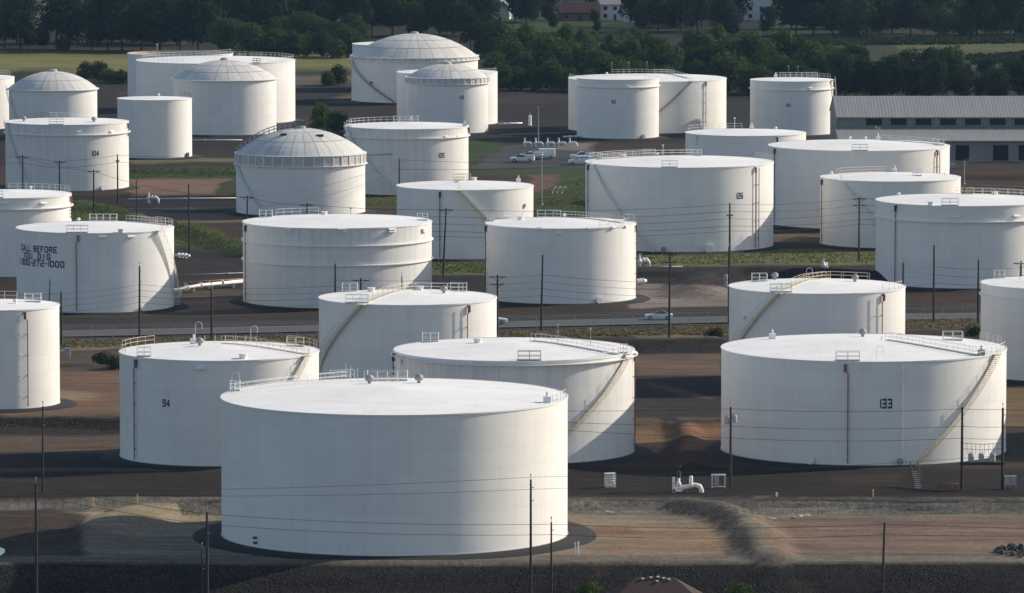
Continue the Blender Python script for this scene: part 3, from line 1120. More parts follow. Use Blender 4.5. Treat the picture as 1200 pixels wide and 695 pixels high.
    def number(s, text, x, y, size_m, x1, bold=.25):
        """block lettering painted on the curved shell between photo columns x and x1"""
        W_ = sum(.58 if c in ' 1-' else .98 for c in text) - .38
        a0, a1 = s.phi(x), s.phi(x1)
        z0 = s.shell_z((x + x1) / 2, y)
        ku = (a1 - a0) / W_
        mb = MB()
        cx = 0.0
        nst = 0
        th = bold / 2
        for c in text:
            for (ax, ay, bx, by) in GLYPH.get(c, ()):
                ax, bx = cx + ax * .6, cx + bx * .6
                L_ = math.hypot(bx - ax, by - ay)
                tx, ty = (bx - ax) / L_, (by - ay) / L_
                ax, ay, bx, by = ax - tx * th * .6, ay - ty * th * .6, bx + tx * th * .6, by + ty * th * .6
                nst += 1
                vs = []
                for k in range(3):
                    t_ = k / 2
                    mx, my = ax + (bx - ax) * t_, ay + (by - ay) * t_
                    for sg in (-1, 1):
                        ux, uy = mx - ty * th * sg * .85, my + tx * th * sg
                        vs.append(s.pt(a0 + ku * ux, z0 + uy * size_m, .03 + .0015 * (nst % 7)))
                mb.add(vs, [(0, 2, 3, 1), (2, 4, 5, 3)])
            cx += .58 if c in ' 1-' else .98
        return mb.build('stencilled_lettering', 'text', s.root)

    def dome(s, rise, n=24, rows=3, over=.25, z0=0.0, inset=0.0, mat_='dome', rows_mat=None):
        Rb = s.r + over - inset
        Rs = (Rb * Rb + rise * rise) / (2 * rise)
        zc = s.h + z0 + rise - Rs
        th = math.asin(Rb / Rs)
        fr = MB()
        fr.lathe([(Rs * .994 * math.sin(th * (1 - k / 8)), zc + Rs * .994 * math.cos(th * (1 - k / 8))) for k in range(9)], 72)
        fr.build('dome_frame', 'domejoint', s.root, True)
        for row in range(rows):
            nn = n if row < rows - 1 else max(6, n // 2)
            t0 = th * (1 - row / rows) - (.0 if row == 0 else .004)
            t1 = th * (1 - (row + 1) / rows) + .004
            if row == rows - 1:
                t1 = .02
            w = PI / nn
            mb = MB()
            vs = []
            for rr, lift in ((0, 0), (1, 0)):
                pass
            K = 3
            for i in range(K + 1):
                t = t0 + (t1 - t0) * i / K
                for j in (-1, 0, 1):
                    ww = w - min(.5 * w, .04 / max(.3, Rs * math.sin(t)))
                    vs.append((Rs * math.sin(t) * math.sin(ww * j), -Rs * math.sin(t) * math.cos(ww * j), zc + Rs * math.cos(t)))
            fs = [(i * 3 + j, i * 3 + j + 1, i * 3 + j + 4, i * 3 + j + 3) for i in range(K) for j in range(2)]
            mb.add(vs, fs)
            proto = mb.build('dome_panel', mat_, s.root)
            for k in range(1, nn):
                c = proto.copy()
                COL.objects.link(c)
                c.rotation_euler = (0, 0, 2 * PI * k / nn)
        cp = MB().lathe([(1.1, -.1), (1.1, .25), (.9, .45), (.35, .55), (.02, .58)], 16, (0, 0, zc + Rs))
        cp.build('dome_cap', 'galv', s.root)
        mb = MB()
        mb.lathe([(s.r, s.h - .1), (s.r + .5, s.h - .05), (s.r + .5, s.h + .12), (s.r - .1, s.h + .14)], 96)
        mb.build('wind_girder', 'trim', s.root)

    def collar(s, height, n=40, inset=0.0):
        Rr = s.r + .18 - inset
        w = PI / n
        pm = MB()
        vs = []
        for z_ in (.12, height - .04):
            for j in (-1, 0, 1):
                a = w * .955 * j
                vs.append((Rr * math.sin(a), -Rr * math.cos(a), s.h + z_))
        for z_ in (.12, height - .04):
            for j in (-1, 0, 1):
                a = w * .955 * j
                vs.append(((Rr - .08) * math.sin(a), -(Rr - .08) * math.cos(a), s.h + z_))
        pm.add(vs, [(0, 1, 4, 3), (1, 2, 5, 4), (3, 4, 10, 9), (4, 5, 11, 10), (6, 9, 10, 7), (7, 10, 11, 8)])
        proto = pm.build('collar_panel', 'band', s.root)
        po = MB().box((0, -(Rr + .05), s.h + height / 2), (.16, .22, height + .1))
        post = po.build('collar_post', 'trim', s.root)
        post.rotation_euler = (0, 0, w)
        for k in range(1, n):
            c = proto.copy()
            COL.objects.link(c)
            c.rotation_euler = (0, 0, 2 * PI * k / n)
            c = post.copy()
            COL.objects.link(c)
            c.rotation_euler = (0, 0, 2 * PI * k / n + w)
        mb = MB()
        mb.lathe([(Rr - .5, s.h), (Rr - .2, s.h), (Rr - .2, s.h + height)], 72)
        mb.build('collar_back', 'grey', s.root)
        mb = MB()
        mb.lathe([(Rr - .1, s.h + height - .05), (Rr + .16, s.h + height - .05), (Rr + .16, s.h + height + .1), (Rr - .3, s.h + height + .12)], 96)
        mb.build('collar_rim', 'trim', s.root)


# --- front rank
t = Tank('largest white tank in the foreground with two round roof vents', 260, 665, 464, 627, z=-1.3, pad=3.2)
t.vent(433, 452, 'ball')
t.vent(491, 451, 'ball')
t.rail_arc(381, 410, True)
t.rail_box(430, 478, 446, 2.2)
t.walk(272, 458, 408, 444, deck=False)
for x_, y_, h_ in ((404, 441, 2.0), (411, 442, 1.7), (419, 443, 1.4), (427, 443, 1.1)):
    t.vent(x_, y_, 'post', h_)
t.rail_box(266, 277, 455, 1.2)
t.vent(272, 457, 'goose', 2.0)
t.vent(641, 469, 'box')
t.rail_arc(648, 663, False)
t.manhole(306, 630, .13, 'dark')
t.manhole(306.5, 636, .13, 'dark')
FRONT = t

t = Tank('white tank stencilled 94 with railing on its left rim', 141, 374, 411, 535)
t.number('94', 197.4, 476.2, .82, 205.2)
t.pipe(164, 'rust', dx=1)
t.rail_box(160, 176, 420, 1.2, front=True)
t.rail_arc(142, 176, True, 'cream')
t.rail_arc(143, 150, False, 'cream')
t.stair(358, 344, 446)
t.walk(262, 404, 364, 414, 'cream')
t.rail_arc(335, 372, True, 'cream')
t.rail_box(336, 356, 405, 1.2, 'cream')
t.vent(229, 402, 'goose', 2.4)
t.vent(227, 404, 'box')
t.vent(294, 404, 'goose', 2.0)
t.vent(234, 408, 'ball')
t.vent(285, 419, 'hatch')
for k in range(6):
    t.vent(240 + 12 * k, 402, 'post', 1.0)
t.hood(241, 431)

t = Tank('streaked white tank with wind girder, behind the foreground tank', 462, 743, 409, 530, mat_='shell_dirty')
Gz = t.shell_z(602, 428.5)
mb = MB().lathe([(t.r, Gz - .06), (t.r + .5, Gz - .04), (t.r + .5, Gz + .06), (t.r, Gz + .08)], 96)
mb.build('wind_girder', 'trim', t.root)
t.stair(731, 668, 502)
t.rail_box(608, 634, 420, 1.4, 'dark', True)
t.rail_box(495, 514, 399, 1.6)
t.pipe(464, 'dark', 440)
t.pipe(473, 'trim', 440)
t.pipe(741, 'rust')
t.walk(625, 402, 728, 414)
t.rail_arc(700, 735, False)
for x_, y_ in ((654, 402), (692, 406)):
    t.vent(x_, y_, 'mast', 2.2)
t.vent(626, 403, 'post', .6, 'rust')
t.vent(621, 404, 'post', .5, 'rust')
t.vent(560, 404, 'hatch')
t.rail_box(733, 741, 412, .9)
T3 = t

t = Tank('broad white tank stencilled 133 with a diagonal stair on its right side', 845, 1178, 407, 528)
t.number('133', 1019.6, 477.6, 1.02, 1033.6)
t.pipe(984, 'rust', dx=-1)
t.rail_box(969, 996, 423, 1.4, front=True)
t.pipe(1046, 'trim', box=False, r=.05)
t.stair(1157, 1083, 520)
t.walk(1040, 403, 1152, 415, 'rail')
t.rail_box(1105, 1128, 398, 1.6)
t.vent(1011, 396, 'ball')
t.vent(905, 396, 'box')
t.vent(1033, 402, 'post', .5, 'rust')
t.vent(1027, 420, 'goose', 1.4, 'trim')
t.vent(1150, 414, 'box', material='grey')
t.rail_arc(1130, 1175, False)
t.manhole(943, 541)
t.manhole(1043, 541, .35, 'grey')
t.rail_arc(1155, 1176, True)

# --- second rank
t = Tank('white tank cut by the left picture edge with a brown pipe down its shell', -80, 70, 357, 474)
t.pipe(37, 'rust', dx=-1)
t.pipe(29, 'trim', box=False, r=.05)
t.rail_box(29, 48, 354, 1.4)
t.rail_arc(-30, 15, True)
t.vent(18, 357, 'ball', material='trim')

t = Tank('white tank with yellow roof walkway, just behind the foreground tank', 374, 582, 348, 462)
t.stair(428, 392, 400)
t.walk(428, 354, 487, 339, 'cream')
t.walk(487, 340, 556, 338, 'rail', deck=False)
t.rail_box(401, 419, 340, 1.6)
t.rail_box(528, 547, 340, 1.6)
t.rail_box(403, 430, 355, 1.2, front=True)
t.pipe(547, 'rust', dx=1)
t.pipe(541, 'trim', box=False, r=.05)
t.vent(520, 345, 'ball')
t.vent(435, 342, 'hatch')
t.vent(492, 340, 'hatch')

t = Tank('white tank with a yellow roof walkway directly behind the tank numbered 133', 854, 1060, 335, 447)
t.stair(909, 884, 372)
t.walk(914, 341, 973, 323, 'cream')
t.walk(973, 324, 1025, 326, 'cream', deck=False)
t.rail_box(881, 899, 329, 1.6)
t.rail_box(895, 920, 342, 1.2, front=True)
t.pipe(1027, 'rust', dx=1)
t.pipe(1020, 'trim', box=False, r=.05)
t.vent(908, 327, 'ball')
t.vent(1002, 331, 'ball')
t.vent(945, 331, 'goose', 1.5)
t.rail_arc(1030, 1055, False)
t.manhole(870, 372, .25)

t = Tank('white tank cut by the right picture edge behind the tank numbered 133', 1149, 1331, 331, 440)
t.rail_box(1160, 1172, 324, 1.6)
mb = MB().lathe([(t.r, t.h - 1.8), (t.r + .3, t.h - 1.76), (t.r + .3, t.h - 1.6), (t.r, t.h - 1.55)], 96)
mb.build('wind_girder', 'trim', t.root)
t.vent(1195, 327, 'mast', 2.2)

# --- third rank
t = Tank('white tank lettered with a call before you dig notice', 20, 204, 266, 360)
t.number('CALL BEFORE', 29.2, 295.0, .88, 73.4)
t.number('YOU  DIG', 32.4, 303.3, .86, 65.5)
t.number('1 800-272-1000', 27.2, 311.8, .88, 82.0)
t.pipe(97, 'rust', dx=1)
t.rail_box(84, 109, 271, 1.2, front=True)
t.rail_box(106, 138, 257, 1.6)
t.stair(188, 201, 318, 'trim')
t.rail_arc(180, 203, True)
t.walk(150, 259, 196, 263)
for x_ in (127, 159):
    t.hood(x_, 277)
t.vent(92, 259, 'ball', material='trim')
t.vent(146, 272, 'hatch')
t.manhole(171, 361, .4)

t = Tank('white tank with a wind girder, cut by the left edge behind the notice tank', -64, 84, 227, 320)
Gz = t.shell_z(10, 246)
mb = MB().lathe([(t.r, Gz - .1), (t.r + .4, Gz - .06), (t.r + .4, Gz + .1), (t.r, Gz + .14)], 96)
mb.build('wind_girder', 'trim', t.root)
t.pipe(83, 'rust', 256)
t.rail_arc(5, 82, True)
t.rail_box(-10, 10, 230, 1.4, front=True)
t.hood(13, 238)
t.hood(56, 238)
t.vent(41, 220, 'ball', material='trim')

t = Tank('white tank with two girder rings around its upper shell and slotted vents', 285, 506, 259, 353, mat_='shell_dirty')
for yy in (289, 312):
    Gz = t.shell_z(395, yy)
    mb = MB().lathe([(t.r, Gz - .1), (t.r + .3, Gz - .06), (t.r + .3, Gz + .1), (t.r, Gz + .14)], 96)
    mb.build('wind_girder', 'trim', t.root)
t.pipe(291, 'dark', box=True)
for x_ in (342, 404, 461, 497):
    t.hood(x_, 271, 1.4, 2)
t.rail_box(304, 319, 253, 1.4)
t.rail_arc(320, 370, True)
t.rail_box(489, 501, 257, 1.2)
t.vent(380, 252, 'hatch')
t.vent(411, 251, 'mast', 1.0)

t = Tank('white tank with small vent hoods and railings, by the light grey lot', 569, 745, 261, 350)
t.pipe(571, 'dark', dx=0)
t.pipe(743.5, 'rust')
t.rail_box(627, 655, 252, 1.6)
t.rail_box(731, 743, 258, 1.4)
t.rail_box(571, 579, 258, 1.2)
t.walk(650, 253, 730, 261)
t.rail_arc(590, 612, True)
t.rail_arc(702, 735, False)
for x_ in (632, 690, 717, 732):
    t.hood(x_, 268 - (x_ - 657) ** 2 / 1800, .9)
t.hood(655, 273, .9)
t.vent(662, 252, 'ball', material='trim')
t.vent(610, 258, 'hatch')
t.manhole(700, 352)

t = Tank('white tank with stair and yellow roof walkway, behind the two-ringed tank', 465, 625, 217, 299)
t.stair(538, 566, 252)
t.walk(535, 216, 546, 208, 'cream')
t.rail_box(530, 550, 208, 2.0, 'cream')
t.pipe(517, 'dark')
t.vent(486, 213, 'goose', .8, 'grey')
t.vent(618, 212, 'box')
t.vent(556, 210, 'hatch')
t.manhole(615, 240, .35)

t = Tank('broad white tank stencilled 126 with a twin brown pipe on its right side', 686, 906, 189, 288)
t.number('126', 859.2, 232.3, .95, 866.8)
t.pipe(881, 'rust')
t.pipe(885, 'rust', box=False)
t.pipe(690, 'dark')
t.stair(696, 716, 232, 'trim')
t.rail_arc(690, 760, True)
t.rail_box(689, 698, 184, 1.4)
t.rail_box(745, 760, 179, 1.4)
t.rail_box(772, 790, 196, 1.2, front=True)
t.walk(700, 186, 820, 181)
t.rail_box(812, 822, 183, 1.2)
t.vent(776, 180, 'mast', 1.8, 'trim')
t.vent(770, 183, 'ball', material='trim')
t.vent(730, 184, 'hatch')
t.rail_arc(888, 905, True)
t.manhole(827, 292, .7)
t.manhole(775, 293, .4, 'grey')

t = Tank('white tank behind the right side of the tank numbered 126', 900, 1112, 170, 262)
t.pipe(907, 'dark')
t.pipe(1091, 'rust', dx=1)
t.pipe(1095, 'rust', box=False)
t.rail_box(992, 1010, 172, 1.2, front=True)
t.walk(1032, 165, 1100, 168)
t.rail_box(1093, 1106, 169, 1.4)
t.vent(1029, 163, 'box')
t.vent(1027, 162, 'mast', 2.4)
t.vent(1031, 162, 'mast', 2.2)
t.vent(1014, 164, 'ball', material='trim')
t.vent(996, 163, 'ball', material='trim')

t = Tank('low white tank with rust marks at its upper left rim', 961, 1125, 207, 286)
t.pipe(963, 'dark')
t.stair(985, 997, 228, 'trim')
t.walk(980, 203, 1038, 197, 'cream')
t.rail_box(1030, 1043, 199, 1.4, 'cream')
t.vent(1051, 198, 'box')
t.vent(974, 204, 'ball', material='trim')
t.vent(1107, 206, 'goose', .8, 'grey')
t.rail_box(1070, 1080, 207, 1.0)

t = Tank('white tank with a broad girder band, cut by the right edge above the poles', 1026, 1228, 234, 331)
Gz = t.shell_z(1127, 261)
mb = MB().lathe([(t.r, Gz - .12), (t.r + .45, Gz - .06), (t.r + .45, Gz + .12), (t.r, Gz + .16)], 96)
mb.build('wind_girder', 'trim', t.root)
t.pipe(1046, 'dark')
t.rail_box(1095, 1114, 241, 1.2, front=True)
t.rail_arc(1128, 1215, True, 'cream')
t.walk(1136, 228, 1220, 229, 'rail', deck=False)
t.rail_box(1127, 1140, 228, 1.6, 'cream')
t.vent(1053, 229, 'ball', material='trim')
t.vent(1166, 228, 'hatch')
t.hood(1183, 253)
t.hood(1112, 254)
t.vent(1091, 239, 'hatch')

# --- back ranks
t = Tank('white tank stencilled 104 with a girder band near the top', 7, 151, 142, 220, mat_='shell_dirty')
Gz = t.shell_z(79, 159)
mb = MB().lathe([(t.r, Gz - .12), (t.r + .4, Gz - .06), (t.r + .4, Gz + .12), (t.r, Gz + .16)], 96)
mb.build('wind_girder', 'trim', t.root)
t.number('104', 112.3, 182.4, .95, 120.2)
t.stair(12, 28, 190, 'trim')
t.rail_arc(20, 52, True, 'dark')
t.rail_arc(52, 90, True)
t.rail_box(63, 80, 147, 1.2, front=True)
t.pipe(150, 'rust', 160)
for x_ in (46, 98, 134):
    t.hood(x_, 154, .9)
t.vent(28, 142, 'ball')
t.vent(110, 143, 'ball')
t.manhole(124, 222, .5)

t = Tank('white tank stencilled 105 with a crowded rail cluster on its roof', 405, 549, 147, 225, mat_='shell_dirty')
Gz = t.shell_z(477, 163)
mb = MB().lathe([(t.r, Gz - .12), (t.r + .4, Gz - .06), (t.r + .4, Gz + .12), (t.r, Gz + .16)], 96)
mb.build('wind_girder', 'trim', t.root)
t.number('105', 514.6, 184.4, .85, 521.2)
t.stair(409, 440, 196, 'trim')
t.rail_arc(408, 460, True)
t.rail_box(461, 490, 142, 2.0)
t.rail_box(406, 412, 147, 1.2)
t.vent(482, 141, 'box')
t.vent(546, 147, 'box')
t.pipe(548, 'dark', 160)
for x_ in (445, 523, 537):
    t.hood(x_, 160, .8)

t = Tank('tall narrow white tank left of centre at the edge of the grass field', 138, 225, 115, 184)
t.rail_arc(139, 152, True, 'dark')
t.rail_arc(210, 224, True, 'dark')
t.vent(186, 114, 'ball', material='trim')
t.manhole(220, 182, .45, 'dark')

t = Tank('white tank with a grey panelled dome above a louvred collar', 277, 428, 191, 249, roof=False, rim=False)
t.collar(2.1)
t.dome(5.0, 28, 3, 0.0, 2.12)
t.stair(281, 300, 230, 'trim')
# curved walkway with rails over the dome
Rb = t.r
Rs = (Rb * Rb + 25) / 10.0
zc = t.h + 2.12 + 5.0 - Rs
aa = R(-78)
mb = MB()
pts = []
for k in range(13):
    th = math.asin(Rb / Rs) * (1 - k / 13)
    pts.append((Rs * math.sin(th) * math.sin(aa), -Rs * math.sin(th) * math.cos(aa), zc + Rs * math.cos(th)))
for off in (-.5, .5):
    for zz in (.6, 1.2):
        mb.tube([(p[0] - off * math.cos(aa) * 1, p[1] - off * math.sin(aa), p[2] + zz) for p in pts], .05, 5)
    for p in pts:
        q = (p[0] - off * math.cos(aa), p[1] - off * math.sin(aa), p[2] - .05)
        mb.tube([q, (q[0], q[1], q[2] + 1.2)], .05, 5)
mb.build('dome_walkway_rail', 'grey', t.root)
mb = MB()
for k in range(4):
    a = R(90 * k + 45)
    mb.tube([(1.6 * math.sin(a), 1.6 * math.cos(a), t.h + 6.9), (1.6 * math.sin(a), 1.6 * math.cos(a), t.h + 8.3)], .06, 5)
for zz in (7.7, 8.3):
    mb.tube([(1.6 * math.sin(R(45 + 90 * k)), 1.6 * math.cos(R(45 + 90 * k)), t.h + zz) for k in range(5)], .06, 5)
mb.build('apex_rail', 'dark', t.root)
for x_ in (305, 345, 391):
    t.hood(x_, 196, .8)
for sx_ in (-3.2, 4.2):
    mb = MB().box((sx_, -5.5, zc + math.sqrt(Rs * Rs - sx_ * sx_ - 5.5 ** 2) + .1), (1.3, .9, .4))
    mb.build('dome_hatch', 'dark', t.root)

t = Tank('white tank with a faceted grey dome behind the tank numbered 104', 11, 114, 104, 160, roof=False, rim=False)
t.dome(4.3, 16, 3, .3)
t.rail_arc(12, 18, False)
t.stair(13, 20, 130, 'trim')

t = Tank('white tank partly hidden at the left edge beside the faceted dome', -103, 17, 90, 150)
t.rail_arc(-40, 10, True)

t = Tank('white tank with a smooth grey dome in front of a railed tank', 203, 324, 92, 156, roof=False, rim=False)
t.dome(4.6, 24, 4, .2)

t = Tank('white tank with railed rim behind the smooth grey dome', 160, 346, 70, 142)
t.rail_arc(165, 344, True)
t.rail_arc(162, 220, False)
t.rail_arc(300, 344, False)
t.rail_box(318, 326, 74, 1.2, 'dark')

t = Tank('open-topped white tank with rusty inner wall behind the railed tank', 150, 273, 62, 128, roof=False)
MB().lathe([(t.r - .06, t.h), (t.r - .06, t.h - 3.0)], 96).build('inner_wall', 'rustshell', t.root, True)
MB().lathe([(t.r - .1, t.h - 2.6), (t.r - .8, t.h - 2.4), (t.r * .5, t.h - 2.5), (.05, t.h - 2.5)], 96).build('floating_roof', 'grey', t.root, True)
t.rail_arc(200, 272, False)
t.vent(178, 58, 'mast', 1.6, 'trim')

t = Tank('large white tank under a wide grey dome with a stair on its left', 412, 560, 69, 118, roof=False, rim=False)
t.collar(.9, 56)
t.dome(6.0, 28, 4, -.2, .9)
t.stair(414, 432, 95, 'grey')
t.manhole(437, 97, .3, 'dark')
t.rail_arc(500, 558, False)

t = Tank('white tank mostly hidden behind the wide grey dome', 413, 520, 51, 104)

t = Tank('white tank with grey dome and dark collar, right of the wide dome', 476, 572, 97, 155, roof=False, rim=False)
t.collar(1.5, 36)
t.dome(3.2, 24, 3, -.1, 1.5)
t.number('110', 538.5, 116.0, .75, 543.8)
t.rail_arc(477, 490, True)

t = Tank('white tank wrapped behind the dark-collared dome tank', 465, 583, 84, 145)
t.rail_arc(560, 582, False)
t.rail_arc(466, 480, False)

t = Tank('white tank with girder ring and small dark number, left of the far pair', 676, 772, 91, 161)
Gz = t.shell_z(724, 103)
mb = MB().lathe([(t.r, Gz - .12), (t.r + .35, Gz - .06), (t.r + .35, Gz + .12), (t.r, Gz + .16)], 96)
mb.build('wind_girder', 'trim', t.root)
t.number('90', 716.0, 121.0, .7, 720.4)
t.hood(735, 101, .8)
t.hood(697, 94, .5)
t.manhole(752, 161, .4, 'grey')
t.rail_arc(755, 771, False)

t = Tank('wide white tank with a diagonal stair behind the ringed far tank', 666, 851, 91, 152)
t.stair(806, 781, 120, 'grey')
t.rail_arc(718, 792, True)
t.rail_arc(666, 690, False)
for x_ in (717, 737, 758):
    t.vent(x_, 87, 'mast', 2.8, 'grey')
t.pipe(824, 'dark', 148)
t.walk(765, 86, 806, 92)
t.vent(711, 88, 'ball', material='trim')

t = Tank('tall white tank with a girder ring beside the long warehouse', 879, 976, 93, 157)
Gz = t.shell_z(928, 106)
mb = MB().lathe([(t.r, Gz - .12), (t.r + .35, Gz - .06), (t.r + .35, Gz + .12), (t.r, Gz + .16)], 96)
mb.build('wind_girder', 'trim', t.root)
t.number('91', 919.5, 125.2, .7, 923.6)
t.rail_arc(912, 974, True)
t.rail_box(914, 958, 90, 1.6)
for x_ in (924, 935):
    t.vent(x_, 90, 'mast', 2.6, 'grey')
t.vent(909, 91, 'box')
t.hood(947, 103, 1.0)
t.stair(973, 976, 130, 'grey')

t = Tank('low white tank in front of the tall tank by the warehouse', 803, 944, 155, 234)
t.rail_arc(845, 872, True)
t.vent(881, 152, 'box')
t.vent(861, 152, 'mast', 2.2, 'trim')
t.vent(909, 152, 'ball', material='trim')
t.rail_arc(806, 830, True, 'cream')
t.pipe(815, 'trim', 170)
t.pipe(907, 'dark', 175)

# the neighbour just outside the frame that shades the right foot of tank 133
t = Tank('white tank standing just outside the right picture edge', 1268, 1560, 400, 515)


# ------------------------------------------------------------------ utility poles and cables
POLES = {}


def pole(key, x, yt, yb, label, arms=(), xt=None, drop=(), cap=False, r0=.19):
    """arms: (metres below the top, arm length, angle in degrees)"""
    bx, by, bz = P(x, yb)
    h = z_at(bx, by, yt) - bz
    lean = 0.0
    if xt is not None:
        lean = (xt - x) / FPX * by
    o = empty('utility_pole', (bx, by, bz), 0, label, 'utility pole', 'wooden utility poles')
    mb = MB()
    mb.tube([(0, 0, -.6), (lean * .5, 0, h * .5), (lean, 0, h)], [r0, r0 * .85, r0 * .66], 8)
    mb.build('shaft', 'wood', o)
    for dz, ln, ang in arms:
        m2 = MB()
        m2.box((lean, -.2, h - dz), (ln, .13, .14), R(ang))
        for q in (-1, 1):
            m2.tube([(lean + q * ln * .32 * math.cos(R(ang)), -.2 + q * ln * .32 * math.sin(R(ang)), h - dz - .05), (lean, -.18, h - dz - .75)], .03, 5)
        arm = m2.build('crossarm', 'wood', o)
        m3 = MB()
        for q in (-.92, -.5, .5, .92):
            cx, cy = lean + q * ln / 2 * math.cos(R(ang)), -.2 + q * ln / 2 * math.sin(R(ang))
            m3.lathe([(.02, 0), (.06, .02), (.07, .12), (.03, .2), (.01, .22)], 8, (cx, cy, h - dz + .07))
        m3.build('insulators', 'grey', arm)
    if not arms:
        m3 = MB()
        m3.tube([(lean, 0, h - .05), (lean, 0, h + .45)], .035, 6)
        m3.lathe([(.02, 0), (.08, .03), (.08, .16), (.03, .26), (.01, .28)], 8, (lean, 0, h + .4))
        for k, dz in enumerate((.9, 2.4)):
            m3.tube([(lean + .05, -.12, h - dz), (lean + .35, -.16, h - dz + .05)], .05, 6)
        m3.build('insulators', 'grey', o)
    for dz, sx in drop:
        m4 = MB()
        cx = lean + sx * .48
        m4.lathe([(.02, 0), (.30, .02), (.31, .1), (.31, .9), (.27, 1.0), (.02, 1.03)], 12, (cx, -.1, h - dz - 1))
        m4.tube([(cx, -.1, h - dz), (cx, -.1, h - dz + .35)], .05, 6)
        m4.box((lean + sx * .2, -.05, h - dz - .5), (.3, .12, .2))
        m4.build('pole_transformer', 'transformer', o, True)
    POLES[key] = (bx + lean, by, bz + h)
    POLES[key + '_b'] = (bx, by, bz)
    return o


def cable(name_pts, dz, label, sag=.02, r=.024, group='overhead cables', above=None):
    """one cable hung between the named poles, dz metres below their tops"""
    pts = []
    ks = []
    for k in name_pts:
        if isinstance(k, str):
            a = POLES[k]
            zz = a[2] - dz
            if above is not None:
                zz = min(a[2] - .15, POLES[k + '_b'][2] + above)
            ks.append((a[0], a[1] - .2, zz))
        else:
            ks.append(k)
    for a, b in zip(ks[:-1], ks[1:]):
        L_ = math.dist(a, b)
        n = 16
        for i in range(n):
            t = i / n
            s_ = 4 * sag * L_ * t * (1 - t)
            pts.append(tuple(a[j] + (b[j] - a[j]) * t - (s_ if j == 2 else 0) for j in range(3)))
    pts.append(ks[-1])
    o = MB().tube(pts, r, 4).build('overhead_cable', 'wire')
    tag(o, label, 'cable', group)
    return o


def off(key, dpx, dy=0, dz=0):
    """a point far outside the frame in line with a pole, so a cable runs out of the picture"""
    a = POLES[key]
    return (a[0] + dpx, a[1] + dy, a[2] + dz)


A1 = ((.35, 2.6, 0),)
A2 = ((.35, 2.6, 0), (1.5, 2.2, 0))
pole('f1', 43, 566, 712, 'dark utility pole at the bottom left corner', drop=())
pole('f1b', 50, 476, 577, 'slim utility pole rising behind the bottom left corner pole', xt=51, r0=.14)
pole('f2', 243, 600, 712, 'utility pole at the bottom just left of the foreground tank')
pole('f2b', 237, 642, 712, 'short post beside the pole left of the foreground tank', r0=.12)
pole('f3', 622, 562, 690, 'brown utility pole in front of the lit side of the foreground tank', r0=.17)
pole('f4', 646, 612, 706, 'shorter utility pole at the right foot of the foreground tank', r0=.14)
pole('f5', 1034, 612, 705, 'utility pole in the bottom right in front of the bare soil', xt=1036, r0=.16)
pole('m1', 856, 477, 571, 'utility pole at the left foot of the tank numbered 133', drop=((1.2, -1), (1.0, 1)), r0=.18)
pole('m2', 1127, 477, 572, 'left pole carrying the transformer platform', r0=.2)
pole('m3', 1174.5, 478, 573, 'right pole carrying the transformer platform', r0=.2)
pole('r0', -90, 335, 408, 'utility pole outside the left edge along the road', A1)
pole('r1', 72, 342, 406, 'utility pole between the left edge tank and the notice tank')
pole('r2', 163.5, 312, 394, 'utility pole in front of the notice tank', xt=164)
pole('r3', 248, 336, 399, 'utility pole standing right of the notice tank')
pole('r4', 393, 309, 396, 'dark utility pole before the two-ringed tank')
pole('r5', 583, 322, 392, 'utility pole at the right edge of the walkway tank', A2)
pole('r6', 634, 299, 389, 'utility pole in front of the tank with vent hoods', xt=636)
pole('r7', 784, 296, 399, 'utility pole beside the white car on the road', A2, xt=785)
pole('r8', 854, 289, 381, 'dark utility pole at the left edge of the tank behind 133', drop=((4.5, -1), (5.6, -1)))
pole('r9', 1094, 287, 377, 'utility pole in front of the girder band tank')
pole('r10', 1058, 308, 382, 'shorter utility pole left of the girder band tank pole')
pole('r11', 1146, 305, 380, 'utility pole right of the girder band tank pole')
pole('r12', 1196, 306, 378, 'utility pole with crossarm at the right edge', ((.4, 2.4, 0),))
pole('b1', 222, 216, 301, 'utility pole by the green bank left of the two-ringed tank', xt=221.5)
pole('b2', 290, 229, 300, 'utility pole with crossarm in front of the collared dome tank', ((.35, 2.6, 0),))
pole('b3', 360, 238, 318, 'utility pole behind the two-ringed tank roof', A2)
pole('b4', 519, 244, 325, 'leaning utility pole in front of the stair tank', A1, xt=523)
pole('b5', 855, 238, 318, 'tall utility pole in front of the tank numbered 126', ((2.2, 1.2, 0),), r0=.2)
pole('b6', 1006.5, 231, 306, 'utility pole in front of the low rust-marked tank', A2)
pole('b7', 138, 181, 238, 'utility pole before the right edge of the tank numbered 104', ((1.4, .8, 0),))
pole('b8', 110, 199, 252, 'utility pole with crossarm at the foot of the tank numbered 104', A1)
pole('b9', 70, 188, 238, 'utility pole with crossarm before the middle of the tank numbered 104', ((.4, 2.6, 0),))
pole('b10', 27, 182, 236, 'utility pole with crossarm before the left of the tank numbered 104', ((.4, 2.6, 0),))
pole('b11', 160, 209, 258, 'slim utility pole right of the tank numbered 104', r0=.13)
pole('b12', 468, 186, 240, 'utility pole in front of the tank numbered 105')
pole('b13', 57, 327, 372, 'leaning post in front of the notice tank', xt=59, r0=.12)
pole('b14', 423, 326, 395, 'small utility pole seen over the walkway tank roof', A1)
pole('b15', 471, 324, 395, 'slim utility pole seen over the middle of the walkway tank', r0=.13)

